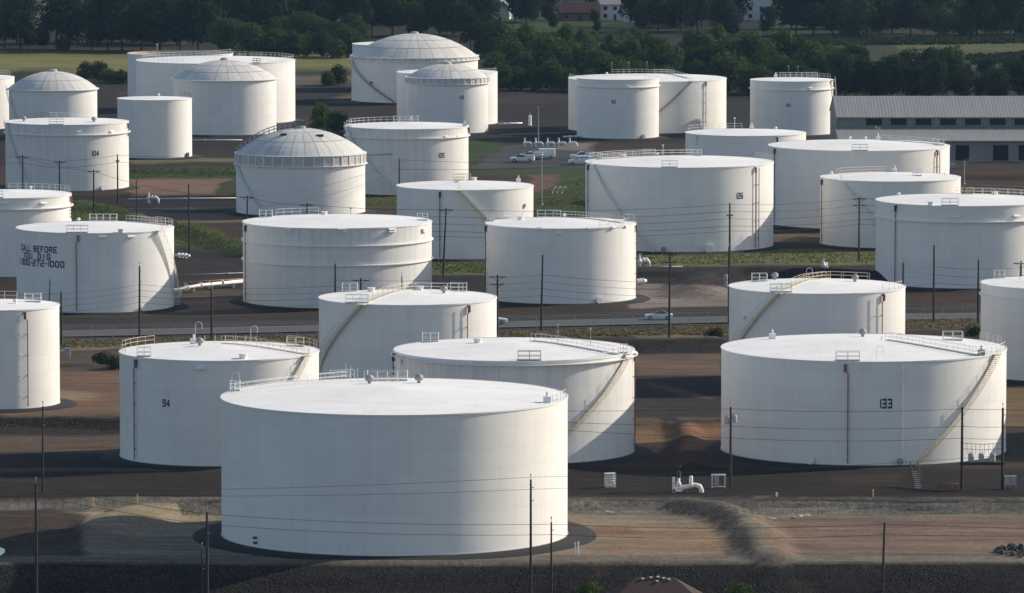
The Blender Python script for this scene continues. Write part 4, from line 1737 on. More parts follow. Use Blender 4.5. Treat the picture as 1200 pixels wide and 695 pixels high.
# cables
nm = ('topmost', 'second', 'third', 'fourth', 'lowest')
for k, dz in enumerate((.0, 1.2)):
    cable([off('f1', -60, -10, 0), 'f1', 'f2', 'f4', 'f5', off('f5', 70, -5, 1)], dz + .2, f'{("upper", "lower")[k]} cable crossing low along the bottom dike', .012)
for k, dz in enumerate((-.3, 1.1)):
    cable([(POLES['f3'][0] - 78, POLES['f3'][1] - 2, POLES['f3'][2] - .5), 'f3', off('f3', 95, 30, 3)], dz, f'{("upper", "lower")[k]} thin cable from the pole before the foreground tank', .012, .018)
for k, dz in enumerate((.2, 2.4, 3.9)):
    cable([off('m1', -60, 0, 1), 'm1', 'm2', 'm3', off('m3', 60, 0, 0)], dz, f'{nm[k]} cable across the front of the tank numbered 133', .013)
for k, dz in enumerate((.3, 2.4, 3.4, 4.6)):
    cable(['r0', 'r1', 'r2', 'r3', 'r4'], dz, f'{nm[k]} cable crossing in front of the notice tank', .012, .022, above=8.3 - .95 * k)
for k, dz in enumerate((.4, 1.6, 2.6, 3.7)):
    cable(['r4', 'r5', 'r6', 'r7', 'r8'], dz, f'{nm[k]} cable along the road past the vent hood tank', .012, .022, above=9.2 - 1.1 * k)
for k, dz in enumerate((.4, 2.0, 3.6)):
    cable(['r10', 'r9', 'r11', 'r12', off('r12', 60)], dz, f'{nm[k]} cable before the girder band tank', .012, .024, above=9.0 - 1.3 * k)
for k, dz in enumerate((.0, 1.3, 2.6, 3.9, 4.8)):
    cable(['b3', 'b4', 'b5', 'b6', off('b6', 70, -8, 0)], dz + .2, f'{nm[k]} cable strung before the tanks numbered 126 and rust-marked', .014, .030)
for k, dz in enumerate((.2, 1.6)):
    cable([off('b10', -60), 'b10', 'b9', 'b7', off('b7', 60, 20, -1)], dz, f'{("upper", "lower")[k]} cable before the tank numbered 104', .012, .03)
cable(['b10', 'b8', 'b2', 'b3'], .3, 'cable from the tank numbered 104 to the collared dome tank', .012, .03)
for k, dz in enumerate((.2, 2.2)):
    cable(['b2', 'b12', off('b12', 55, 10, -1)], dz, f'{("upper", "lower")[k]} cable in front of the tank numbered 105', .012, .03)

# transformer platform between the two poles
a, b = POLES['m2_b'], POLES['m3_b']
zpl = z_at(a[0], a[1], 543)
tp = empty('transformer_platform', ((a[0] + b[0]) / 2, (a[1] + b[1]) / 2, zpl), 0, 'timber platform with grey transformers between two poles, right of 133', 'transformer platform')
w_ = b[0] - a[0]
mb = MB()
for yy in (-.32, .32):
    mb.box((0, yy, 0), (w_ + .6, .14, .3))
mb.build('beam', 'wood', tp)
mb = MB()
for k in range(7):
    mb.box((-w_ / 2 + .3 + (w_ - .6) * k / 6, 0, .17), (.3, .9, .05))
mb.build('planks', 'wood', tp)
for k, q in enumerate((-.28, -.02, .26)):
    mb = MB()
    cx = q * w_
    mb.lathe([(.02, 0), (.36, .02), (.37, .1), (.37, 1.0), (.32, 1.1), (.02, 1.14)], 14, (cx, 0, .2))
    for s_ in (-1, 1):
        mb.tube([(cx + s_ * .15, 0, 1.3), (cx + s_ * .18, 0, 1.6)], .05, 6)
    mb.build('transformer', 'transformer', tp, True)
mb = MB()
for zz in (1.9, 2.6):
    mb.tube([(-w_ / 2, 0, zz), (0, -.1, zz - .15), (w_ / 2, 0, zz)], .03, 5)
for k in range(8):
    cx = -w_ * .38 + w_ * .76 * k / 7
    mb.tube([(cx, 0, 1.2), (cx, 0, 2.6)], .02, 4)
mb.build('bus_wires', 'wire', tp)


# ------------------------------------------------------------------ pipework and yard equipment
def pipe_run(label, pts, r, material, name='pipeline', supports=0, lift=.8):
    w = [P(x, y) for x, y in pts]
    pp = [(a, b, c + lift) for a, b, c in w]
    o = empty(name, w[0], 0, label, 'pipe')
    loc = [(p[0] - w[0][0], p[1] - w[0][1], p[2] - w[0][2]) for p in pp]
    MB().tube(loc, r, 10).build('pipe', material, o, True)
    if supports:
        for k in range(supports):
            t = (k + .5) / supports * (len(loc) - 1)
            i = min(int(t), len(loc) - 2)
            f = t - i
            q = [loc[i][j] + (loc[i + 1][j] - loc[i][j]) * f for j in range(3)]
            MB().box((q[0], q[1], q[2] - lift / 2 - r * .5), (.3, .8, lift)).build('support', 'concrete', o)
    m = MB()
    for k in range(2, 7, 2):
        t = k / 8 * (len(loc) - 1)
        i = min(int(t), len(loc) - 2)
        q = Vector(loc[i]).lerp(Vector(loc[i + 1]), t - i)
        d = (Vector(loc[i + 1]) - Vector(loc[i])).normalized()
        m.tube([q - d * .08, q + d * .08], r * 1.7, 12)
    m.build('flange', material, o)
    return o


pipe_run('long white pipe between the notice tank and the two-ringed tank', [(203, 347), (235, 341), (286, 336)], .30, 'trim', supports=4, lift=1.0)
pipe_run('thin orange pipe above the long white pipe', [(203, 341), (286, 336)], .09, 'redpipe', supports=3, lift=1.4)
pipe_run('short white pipe lying by the green bank', [(206, 302), (222, 303)], .28, 'trim', lift=.5)
pipe_run('white pipe stub at the right foot of the vent hood tank', [(743, 334), (757, 333)], .30, 'trim', lift=.6)
pipe_run('white pipe at the foot of the far girder ring tank', [(660, 163), (690, 162)], .2, 'trim', lift=.6)
pipe_run('white pipe crossing the yard behind the parked trucks', [(585, 147), (612, 146)], .18, 'trim', lift=.4)
pipe_run('rusty pipe along the right yard under the warehouse', [(1108, 221), (1150, 220), (1230, 222)], .14, 'redpipe', lift=.4)


pipe_run('grey pipe along the near side of the dark pipe track', [(150, 247), (282, 246)], .14, 'grey', lift=.35)
pipe_run('pale pipe along the far side of the dark pipe track', [(150, 235), (282, 234)], .12, 'trim', lift=.35)
pipe_run('grey pipe at the foot of the smooth dome tank', [(226, 166), (284, 166)], .14, 'trim', lift=.4)
pipe_run('thin pipe crossing between the notice tank and the ringed tank', [(206, 325), (286, 322)], .10, 'grey', lift=.35)
pipe_run('grey pipe along the foot of the weedy strip', [(745, 316), (800, 315)], .12, 'grey', lift=.4)
pipe_run('grey pipe behind the row of five valves', [(585, 160), (676, 157)], .14, 'grey', lift=.4)


def valve(x, y, label, scale=1.0, group='white valve assemblies', rz=0.0):
    bx, by, bz = P(x, y)
    o = empty('valve_assembly', (bx, by, bz), rz, label, 'valve', group)
    s_ = scale
    m = MB()
    m.tube([(-.9 * s_, 0, .05), (-.9 * s_, 0, .9 * s_), (-.55 * s_, 0, 1.25 * s_), (.1 * s_, 0, 1.25 * s_), (.6 * s_, 0, 1.2 * s_), (.9 * s_, 0, .8 * s_), (.9 * s_, 0, .05)], .26 * s_, 10)
    m.build('pipe_bend', 'trim', o, True)
    m = MB()
    m.lathe([(.02, 0), (.42, .05), (.45, .3), (.3, .6), (.15, .75), (.1, 1.5), (.02, 1.55)], 12, (-.9 * s_, 0, .85 * s_))
    m.build('valve_body', 'trim', o, True)
    m = MB()
    m.lathe([(.36, -.04), (.42, 0), (.36, .04), (.33, 0), (.36, -.04)], 14, (-.9 * s_, -.1, 2.3 * s_))
    for k in range(3):
        an = PI * k / 3
        m.tube([(-.9 * s_ - .36 * math.cos(an), -.1 - .36 * math.sin(an), 2.3 * s_), (-.9 * s_ + .36 * math.cos(an), -.1 + .36 * math.sin(an), 2.3 * s_)], .03, 4)
    m.build('handwheel', 'grey', o)
    m = MB()
    m.tube([(-.3 * s_, 0, 1.25 * s_), (-.14 * s_, 0, 1.25 * s_)], .42 * s_, 12)
    m.tube([(.3 * s_, 0, 1.25 * s_), (.42 * s_, 0, 1.25 * s_)], .42 * s_, 12)
    m.build('flange', 'trim', o)
    return o


for k, x_ in enumerate((619, 632, 646, 659, 672)):
    valve(x_, 173, f'{("first", "second", "third", "fourth", "fifth")[k]} white valve from the left in the row behind the trucks', .95)
valve(180, 239, 'white valve with round flange on the dark pipe track by the red dirt', 1.1)
valve(755, 314, 'white valve beside the grassy bank left of tank 126 foot', 1.15, rz=.6)
valve(967, 318, 'white round-topped valve before the low rust-marked tank', 1.0, rz=1.2)
for k, x_ in enumerate((647, 652.5, 658)):
    bx, by, bz = P(x_, 227)
    o = empty('pipe_riser', (bx, by, bz), 0, f'{("left", "middle", "right")[k]} slanted white riser on the red earth patch', 'pipe', 'three slanted white risers')
    MB().tube([(-.1, 0, -.2), (.45, 0, 1.1), (.8, 0, 1.45)], .16, 8).build('riser_pipe', 'trim', o, True)
    MB().tube([(.72, 0, 1.32), (.86, 0, 1.52)], .26, 10).build('flange', 'trim', o)

# the white manifold at the edge of the front dike
bx, by, bz = P(805, 577)
o = empty('pipe_manifold', (bx, by, bz), 0, 'white pipe manifold with dark valve on the dike left of 133', 'pipe manifold')
m = MB()
m.tube([(-1.6, 0, .5), (.3, 0, .75), (1.0, 0, .95), (1.6, 0, .75), (1.8, 0, .3), (1.8, 0, -.6)], .30, 12)
m.build('main_pipe', 'trim', o, True)
m = MB().box((-1.65, 0, .95), (.35, .5, 1.9))
m.box((-1.2, 0, .25), (1.2, .5, .3))
m.build('bracket', 'trim', o)
m = MB()
m.lathe([(.05, 0), (.34, .05), (.34, .5), (.2, .6), (.2, 1.1), (.05, 1.2)], 12, (-1.05, 0, .7))
m.build('valve_body', 'trim', o, True)
m = MB()
m.lathe([(.05, 0), (.30, .02), (.30, .75), (.05, .8)], 12, (-1.05, 0, 1.85))
m.tube([(-1.05, 0, 2.6), (-1.05, 0, 3.3)], .07, 8)
m.tube([(-1.4, 0, 3.0), (-.7, 0, 3.15)], .05, 6)
m.lathe([(.3, -.04), (.36, 0), (.3, .04)], 12, (-1.05, 0, 3.35))
m.build('valve_actuator', 'dark', o)
m = MB()
m.lathe([(.24, 0), (.24, 1.0), (.18, 1.15), (.02, 1.2)], 12, (.5, 0, .9))
m.tube([(.3, 0, .9), (.75, 0, .9)], .4, 10)
m.build('air_valve', 'trim', o, True)

# slatted white cabinet and white table frame
bx, by, bz = P(715, 571)
o = empty('rack_cabinet', (bx, by, bz), .25, 'white slatted rack by the foreground tank, left of the manifold', 'cabinet')
m = MB()
for sx in (-.6, .6):
    for sy in (-.35, .35):
        m.box((sx, sy, .9), (.1, .1, 1.9))
m.build('frame', 'trim', o)
for k in range(5):
    MB().box((0, 0, .45 + .32 * k), (1.3, .8, .12)).build('shelf', 'trim', o)
for sx in (-.4, .1, .5):
    MB().lathe([(.2, 0), (.24, .1), (.24, .5), (.1, .62), (.02, .64)], 10, (sx * .9, -.1, 0)).build('canister', 'trim', o, True)

bx, by, bz = P(842, 572)
o = empty('instrument_stand', (bx, by, bz), 0, 'white framed stand with a grey panel by the pole at 133', 'stand')
m = MB()
for sx in (-.8, .8):
    m.box((sx, 0, .8), (.13, .13, 1.7))
m.box((0, 0, 1.68), (1.85, .5, .14))
m.box((0, 0, .2), (1.6, .1, .1))
m.build('frame', 'trim', o)
MB().box((-.25, .05, .95), (.6, .2, 1.1)).build('panel', 'transformer', o)

bx, by, bz = P(1184, 573)
o = empty('meter_cabinet', (bx, by, bz), 0, 'pair of pale grey cabinets right of the transformer platform pole', 'cabinet')
for sx in (-.42, .38):
    MB().box((sx, 0, 1.1), (.72, .5, 1.1)).build('cabinet_box', 'transformer', o)
for sx in (-.7, 0, .66):
    MB().box((sx, 0, .28), (.1, .4, .6)).build('leg', 'transformer', o)

bx, by, bz = P(79, 420)
o = empty('meter_cabinet', (bx, by, bz), 0, 'small grey cabinet by the pole right of the left edge tank', 'cabinet')
MB().box((0, 0, .95), (.9, .5, 1.3)).build('cabinet_box', 'transformer', o)
for sx in (-.35, .35):
    MB().box((sx, 0, .15), (.1, .4, .34)).build('leg', 'grey', o)

# stair over the dike at the foot of 133
bx, by, bz = P(1076, 574)
o = empty('dike_stair', (bx, by, bz), 0, 'dark metal stair over the dike at the foot of tank 133', 'stair')
m = MB()
for sx in (-.45, .45):
    m.tube([(sx, 0, .1), (sx - .25, 4.2, 1.9)], .07, 5)
m.build('stringer', 'dark', o)
for k in range(9):
    t_ = (k + .5) / 9
    MB().box((-.25 * t_, 4.2 * t_, .1 + 1.8 * t_), (.9, .3, .06)).build('tread', 'grey', o)
m = MB()
for sx in (-.48, .48):
    for zz in (.6, 1.15):
        m.tube([(sx, 0, .1 + zz), (sx - .25, 4.2, 1.9 + zz)], .045, 5)
    for k in range(4):
        t_ = k / 3
        m.tube([(sx - .25 * t_, 4.2 * t_, .1 + 1.8 * t_), (sx - .25 * t_, 4.2 * t_, 1.3 + 1.8 * t_)], .045, 5)
m.build('handrail', 'dark', o)

bx, by, bz = P(1110, 575)
o = empty('pipe_rack', (bx, by, bz), 0, 'low rusty pipe rack beside the dike stair', 'rack')
for k in range(5):
    MB().box((-1.2 + .6 * k, 0, .4), (.09, .5, .9)).build('post', 'rust', o)
for zz in (.35, .6, .85):
    MB().tube([(-1.4, 0, zz), (1.4, 0, zz)], .06, 6).build('pipe', 'rust', o, True)

# marker posts
for x_, y_, h_, mt, lb in ((108.5, 596, 1.2, 'yellow', 'left yellow marker post on the sandy ramp'), (161, 592, 1.3, 'yellow', 'right yellow marker post on the sandy ramp'),
                           (1023, 582, .9, 'yellow', 'thin marker post on the dike crest below 133'), (674, 650, 1.4, 'rail', 'left of two pale posts by the foreground tank apron'),
                           (677.5, 650, 1.5, 'rail', 'right of two pale posts by the foreground tank apron'), (910, 582, .5, 'trim', 'short white stake on the dike crest left of centre'),
                           (605, 259, .0, 'rail', '')):
    if not lb:
        continue
    bx, by, bz = P(x_, y_)
    m = MB().tube([(0, 0, -.3), (0, 0, h_)], .085, 8)
    m.lathe([(.1, h_ - .25), (.1, h_ + .02), (.02, h_ + .05)], 8)
    oo = m.build('marker_post', mt, None, False, (bx, by, bz))
    tag(oo, lb, 'post', 'marker posts')
bx, by, bz = P(132, 591)
oo = MB().box((0, 0, .12), (.9, .25, .3)).box((0, 0, .3), (.7, .2, .1)).build('parking_stop', 'yellow', None, False, (bx, by, bz))
tag(oo, 'low yellow block between the two yellow marker posts', 'block')

# rubble
bx, by, bz = P(1190, 648)
o = empty('rubble_pile', (bx, by, bz), 0, 'dark rubble pile at the right edge of the bare soil', 'rubble')


def rock_mesh(seed):
    r = random.Random(seed)
    m = MB()
    vs = []
    for k in range(3):
        for j in range(6):
            a_ = 2 * PI * j / 6 + r.uniform(-.3, .3)
            q = (.75, 1.0, .6)[k] * r.uniform(.7, 1.15)
            vs.append((q * math.cos(a_) * .5, q * math.sin(a_) * .4, (-.2, .1, .42)[k] + r.uniform(-.08, .08)))
    vs.append((0, 0, .52))
    fs = [(k * 6 + j, k * 6 + (j + 1) % 6, k * 6 + 6 + (j + 1) % 6, k * 6 + 6 + j) for k in range(2) for j in range(6)]
    fs += [(12 + j, 12 + (j + 1) % 6, 18) for j in range(6)]
    m.add(vs, fs)
    me = bpy.data.meshes.new('rock')
    me.from_pydata(m.v, [], m.f)
    me.materials.append(M['rock'])
    return me


rocks = [rock_mesh(i) for i in range(5)]
for k in range(46):
    c = link('rock', rocks[k % 5], o)
    x_ = random.gauss(0, 1.5)
    y_ = random.gauss(0, 1.8)
    c.location = (x_, y_, max(0, .75 - .28 * math.hypot(x_, y_ * .8)) + random.uniform(-.05, .1))
    sc_ = random.uniform(.4, 1.0)
    c.scale = (sc_, sc_, sc_)
    c.rotation_euler = (random.uniform(-.4, .4), random.uniform(-.4, .4), random.uniform(0, 6.3))
for k, (x_, y_) in enumerate(((944, 604), (938, 605), (931, 607), (904, 608), (712, 600), (716, 600.5))):
    bx, by, bz = P(x_, y_)
    c = link('concrete_fragment', rocks[k % 5].copy(), None, (bx, by, bz))
    c.data.materials.clear()
    c.data.materials.append(M['concrete'])
    c.scale = (1.3, .8, .35)
    c.rotation_euler = (0, 0, k * 1.1)
    tag(c, ('rightmost pale concrete fragment on the slope by the curved dike', 'second pale fragment from the right on the slope by the curved dike', 'third pale fragment from the right on the slope by the curved dike', 'leftmost pale fragment on the slope by the curved dike', 'left pale slab on the gravel slope beside the foreground tank', 'right pale slab on the gravel slope beside the foreground tank')[k], 'fragment', 'pale fragments on the dike slope' if k < 4 else 'slab fragments by the foreground tank')


# ------------------------------------------------------------------ vehicles
def loft(m, sections):
    """sections: list of (x, [(y, z) ring]) along the length"""
    n = len(sections[0][1])
    vs = [(x, y, z) for x, ring in sections for (y, z) in ring]
    fs = []
    for i in range(len(sections) - 1):
        for k in range(n):
            k2 = (k + 1) % n
            fs.append((i * n + k, i * n + k2, (i + 1) * n + k2, (i + 1) * n + k))
    fs.append(tuple(range(n))[::-1])
    fs.append(tuple((len(sections) - 1) * n + k for k in range(n)))
    m.add(vs, fs)


def ring(w, z0, z1, taper=.9):
    h = w / 2
    return [(-h * .9, z0), (h * .9, z0), (h, z0 + (z1 - z0) * .35), (h * .98, z0 + (z1 - z0) * .75), (h * taper, z1), (-h * taper, z1), (-h * .98, z0 + (z1 - z0) * .75), (-h, z0 + (z1 - z0) * .35)]


def vehicle(kind, x, y, rz, label, group=None):
    bx, by, bz = P(x, y)
    if kind == 'sedan':
        bz += .17
    o = empty({'sedan': 'car', 'pickup': 'pickup_truck', 'van': 'van', 'box': 'box_truck'}[kind], (bx, by, bz + .02), rz, label, {'sedan': 'car', 'pickup': 'truck', 'van': 'van', 'box': 'truck'}[kind], group)
    m = MB()
    g = MB()
    if kind == 'sedan':
        L_, W = 4.6, 1.8
        loft(m, [(-2.3, ring(1.5, .35, .62)), (-2.2, ring(1.7, .28, .74)), (-1.2, ring(W, .22, .90)), (-.6, ring(W, .2, .95)), (1.3, ring(W, .2, .97)), (2.0, ring(1.75, .25, .95)), (2.28, ring(1.6, .35, .8))])
        loft(g, [(-.75, ring(1.5, .90, .97, .85)), (-.1, ring(1.5, .92, 1.36, .80)), (.75, ring(1.5, .92, 1.40, .80)), (1.5, ring(1.45, .92, .99, .85))])
        roof_ = [(-.05, .72)]
        wb, wr = 1.38, .32
    elif kind == 'pickup':
        L_, W = 5.6, 1.95
        loft(m, [(-2.8, ring(1.75, .5, .95)), (-2.65, ring(1.9, .42, 1.08)), (-1.2, ring(W, .4, 1.16)), (-1.1, ring(W, .4, 1.2)), (2.7, ring(W, .4, 1.2)), (2.8, ring(W, .45, 1.18))])
        loft(g, [(-1.25, ring(1.7, 1.15, 1.22, .9)), (-.55, ring(1.75, 1.15, 1.72, .88)), (.45, ring(1.75, 1.15, 1.74, .88)), (.6, ring(1.7, 1.15, 1.25, .9))])
        wb, wr = 1.75, .40
    elif kind == 'van':
        L_, W = 5.2, 1.95
        loft(m, [(-2.6, ring(1.75, .45, .9)), (-2.45, ring(1.9, .38, 1.05)), (-1.55, ring(W, .36, 1.22)), (-.75, ring(W, .36, 1.98, .86)), (2.4, ring(W, .36, 2.02, .86)), (2.55, ring(1.9, .42, 1.9, .86))])
        wb, wr = 1.6, .36
    else:
        L_, W = 7.0, 2.2
        loft(m, [(-3.5, ring(1.9, .55, 1.2)), (-3.2, ring(2.05, .5, 1.45)), (-2.5, ring(2.1, .5, 2.1, .88)), (-1.6, ring(2.1, .5, 2.25, .88)), (-1.5, ring(2.1, .5, 2.2, .9))])
        wb, wr = 2.2, .46
    body = m.build('body', 'carwhite', o)
    if kind in ('sedan', 'pickup'):
        g.build('windows', 'glass', o)
        x0, x1, zr = (-.05, .72, 1.385) if kind == 'sedan' else (-.5, .42, 1.74)
        MB().box(((x0 + x1) / 2, 0, zr + .012), (x1 - x0, 1.3 if kind == 'sedan' else 1.52, .05)).build('roof', 'dark' if kind == 'sedan' else 'carwhite', o)
        if kind == 'pickup':
            for s_ in (-1, 1):
                MB().box((1.75, s_ * .88, 1.42), (1.9, .32, .5)).build('tool_locker', 'carwhite', o)
            MB().box((1.75, 0, 1.21), (1.9, 1.4, .05)).build('truck_bed', 'dark', o)
            rk = MB()
            for xx in (.75, 2.6):
                for s_ in (-1, 1):
                    rk.tube([(xx, s_ * .8, 1.6), (xx, s_ * .8, 2.05)], .04, 5)
                rk.tube([(xx, -.85, 2.05), (xx, .85, 2.05)], .04, 5)
            for s_ in (-1, 1):
                rk.tube([(-.5, s_ * .8, 2.08), (2.7, s_ * .8, 2.08)], .04, 5)
            rk.build('ladder_rack', 'grey', o)
    elif kind == 'van':
        for s_ in (-1, 1):
            for xx, ww in ((-.6, .8), (.5, 1.0), (1.7, 1.0)):
                MB().box((xx, s_ * .925, 1.52), (ww, .06, .45)).build('side_window', 'glass', o)
        v = [(-1.5, -.75, 1.28), (-1.5, .75, 1.28), (-.85, .68, 1.85), (-.85, -.68, 1.85)]
        v2 = [(a - .05, b, c + .04) for a, b, c in v]
        MB().add(v + v2, [(4, 5, 6, 7), (0, 4, 7, 3), (1, 2, 6, 5), (3, 7, 6, 2), (0, 1, 5, 4)]).build('windscreen', 'glass', o)
    else:
        MB().box((1.0, 0, 1.75), (4.8, 2.2, 2.3)).build('cargo_box', 'carwhite', o)
        MB().box((.5, 0, .6), (5.6, 1.0, .25)).build('chassis', 'dark', o)
        for s_ in (-1, 1):
            MB().box((-2.0, s_ * 1.03, 1.75), (.7, .06, .5)).build('side_window', 'glass', o)
        v = [(-2.95, -.85, 1.55), (-2.95, .85, 1.55), (-2.5, .8, 2.05), (-2.5, -.8, 2.05)]
        v2 = [(a - .06, b, c + .03) for a, b, c in v]
        MB().add(v + v2, [(4, 5, 6, 7), (0, 4, 7, 3), (1, 2, 6, 5), (3, 7, 6, 2), (0, 1, 5, 4)]).build('windscreen', 'glass', o)
    for xx in (-wb, wb):
        for s_ in (-1, 1):
            w_ = MB().tube([(0, -.12, 0), (0, .12, 0)], wr, 16).build('wheel', 'tyre', o, False, (xx, s_ * (W / 2 - .1), wr))
            MB().tube([(0, s_ * .11, 0), (0, s_ * .135, 0)], wr * .58, 12).build('rim', 'galv', w_)
    zf = {'sedan': .62, 'pickup': .86, 'van': .84, 'box': 1.0}[kind]
    for s_ in (-1, 1):
        MB().box((-L_ / 2 + .09, s_ * W * .36, zf), (.14, .34, .16)).build('headlight', 'lamp', o)
        MB().box((L_ / 2 - .03, s_ * W * .40, zf + .08), (.12, .2, .2)).build('tail_light', 'redlamp', o)
        MB().box((-.75 if kind != 'box' else -2.5, s_ * (W / 2 + .1), {'sedan': 1.0, 'pickup': 1.3, 'van': 1.35, 'box': 1.6}[kind]), (.12, .2, .16)).build('wing_mirror', 'dark', o)
    return o


vehicle('sedan', 772, 375.5, R(-2), 'white car with dark top driving along the road past the pole')
vehicle('sedan', 578, 380.5, R(178), 'white car half hidden behind the brown-piped walkway tank')
G_ = 'white vehicles in the terminal car park'
vehicle('pickup', 612, 190, R(-8), 'nearest white service pickup at the left of the car park', G_)
vehicle('pickup', 622, 187, R(-6), 'second white service pickup close behind the nearest one', G_)
vehicle('box', 637, 186, R(-4), 'white box truck behind the two service pickups', G_).scale = (.78, .85, .8)
vehicle('van', 679, 193, R(2), 'white van beside the rim of the tank numbered 126', G_)
vehicle('pickup', 682, 187, R(4), 'white pickup behind the white van', G_)
vehicle('pickup', 1137, 186, R(8), 'white pickup parked by the warehouse doors')

# ------------------------------------------------------------------ roadside chain link fence
fr = [(60, 399), (372, 394)]
fr2 = [(584, 387), (852, 380.5)]
fr3 = [(1060, 377), (1150, 375.5)]
for q, (seg, lb) in enumerate(((fr, 'chain link fence along the road left of the walkway tank'), (fr2, 'chain link fence along the road by the white car'), (fr3, 'chain link fence along the road left of the right edge tank'))):
    a_, b_ = P(*seg[0]), P(*seg[1])
    o = empty('chain_link_fence', a_, 0, lb, 'fence')
    L_ = math.hypot(b_[0] - a_[0], b_[1] - a_[1])
    n = max(2, round(L_ / 3.2))
    tops = []
    pm = None
    for k in range(n + 1):
        x_, y_ = a_[0] + (b_[0] - a_[0]) * k / n, a_[1] + (b_[1] - a_[1]) * k / n
        z_ = float(ground_z(x_, y_)) - a_[2]
        loc = (x_ - a_[0], y_ - a_[1], z_)
        if pm is None:
            pm = MB().tube([(0, 0, -.2), (0, 0, 2.1), (0, -.25, 2.45)], .04, 5).build('fence_post', 'grey', o)
            me = pm.data
        else:
            pm = link('fence_post', me, o)
        pm.location = loc
        tops.append(loc)
    for k, (zz, nm_) in enumerate(((2.1, 'top_rail'), (.1, 'bottom_wire'), (1.1, 'middle_wire'), (2.42, 'barbed_wire'))):
        MB().tube([(t_[0], t_[1] - (.25 if zz > 2.3 else 0), t_[2] + zz) for t_ in tops], .028 if zz in (2.1,) else .014, 4).build(nm_, 'grey', o)
    mb = MB()
    for p, r_ in zip(tops[:-1], tops[1:]):
        for k in range(12):
            t0, t1 = k / 12, (k + 1.6) / 12
            for s_ in (0, 1):
                aa, bb = (t0, t1) if s_ else (t1, t0)
                A_ = [p[j] + (r_[j] - p[j]) * aa for j in range(3)]
                B_ = [p[j] + (r_[j] - p[j]) * bb for j in range(3)]
                mb.tube([(A_[0], A_[1], A_[2] + .1), (B_[0], B_[1], B_[2] + 2.08)], .006, 3, False)
    w_ = mb.build('chain_link_mesh', 'grey', o)
    w_['kind'] = 'stuff'


# ------------------------------------------------------------------ street lamps in the far yard
def lamp(x, yt, yb, label, arm=True):
    bx, by, bz = P(x, yb)
    h = z_at(bx, by, yt) - bz
    o = empty('lamp_post', (bx, by, bz), 0, label, 'lamp post', 'lamp posts')
    MB().tube([(0, 0, -.2), (0, 0, h)], [.14, .08], 8).build('mast', 'galv', o)
    MB().lathe([(.3, 0), (.3, .35), (.2, .4)], 10, (0, 0, -.1)).build('footing', 'concrete', o)
    m = MB()
    if arm:
        m.tube([(0, 0, h - .1), (.5, -.1, h + .15), (1.1, -.15, h + .1)], .05, 6)
        m.box((1.2, -.15, h + .06), (.6, .3, .15))
    else:
        m.box((0, 0, h + .1), (1.0, .3, .25))
    m.build('lamp_head', 'grey', o)


lamp(631, 126, 168, 'thin lamp post behind the row of white valves', False)
lamp(635, 184, 240, 'lamp post standing in the grass before the parked trucks', False)
lamp(1130, 187, 216, 'lamp post in front of the warehouse', True)
bx, by, bz = P(621, 147)
o = empty('white_column', (bx, by, bz), 0, 'short white column behind the row of valves', 'column')
MB().lathe([(.5, 0), (.45, .2), (.4, .3), (.4, 2.3), (.3, 2.6), (.02, 2.7)], 14).build('vessel', 'trim', o, True)
MB().tube([(0, 0, 2.6), (0, 0, 3.2), (.4, 0, 3.2)], .08, 6).build('outlet_pipe', 'grey', o)

# ------------------------------------------------------------------ warehouse
wx, wy, wz = P(984, 189)
SCW = wy / FPX           # metres per photo pixel there
WL = 70.0
wo = empty('warehouse', (wx, wy, 0), 0, 'long grey metal warehouse with a row of clerestory windows', 'warehouse')
H1 = z_at(wx, wy, 164.5)
D1, rise1 = 13.0, 0.0
H2b = z_at(wx, wy + D1, 149)      # top of lower roof
H2 = z_at(wx, wy + D1, 137)       # upper eave
D2 = 14.0
H3 = z_at(wx, wy + D1 + D2, 112.5)


def ribs_roof(name, y0, z0, y1, z1, x0, x1, parent):
    n = int((x1 - x0) / .38)
    vs, fs = [], []
    for k in range(n + 1):
        x_ = x0 + (x1 - x0) * k / n
        e = .03 if k % 2 else 0
        vs += [(x_, y0, z0 + e), (x_, y1, z1 + e)]
    fs = [(2 * k, 2 * k + 2, 2 * k + 3, 2 * k + 1) for k in range(n)]
    m = MB().add(vs, fs)
    m.box(((x0 + x1) / 2, y0 + .1, z0 - .12), (x1 - x0, .25, .22))
    return m.build(name, 'corr', parent)


ribs_roof('lower_roof', -.8, H1 - .05, D1, H2b, -.4, WL, wo)
ribs_roof('upper_roof', D1 - .7, H2 - .05, D1 + D2, H3, -.2, WL, wo)
ribs_roof('rear_roof', D1 + 2 * D2, H2, D1 + D2 + .02, H3, -.2, WL, wo)
# gable end
m = MB()
m.add([(0, 0, -.3), (0, D1 + 2 * D2, -.3), (0, D1 + 2 * D2, H2 - .1), (0, D1 + D2, H3 - .15), (0, D1 + .1, H2 - .15), (0, D1, H2b - .1), (0, 0, H1 - .15)], [(0, 1, 2, 3, 4, 5, 6)])
m.build('gable_wall', 'wallmetal', wo)
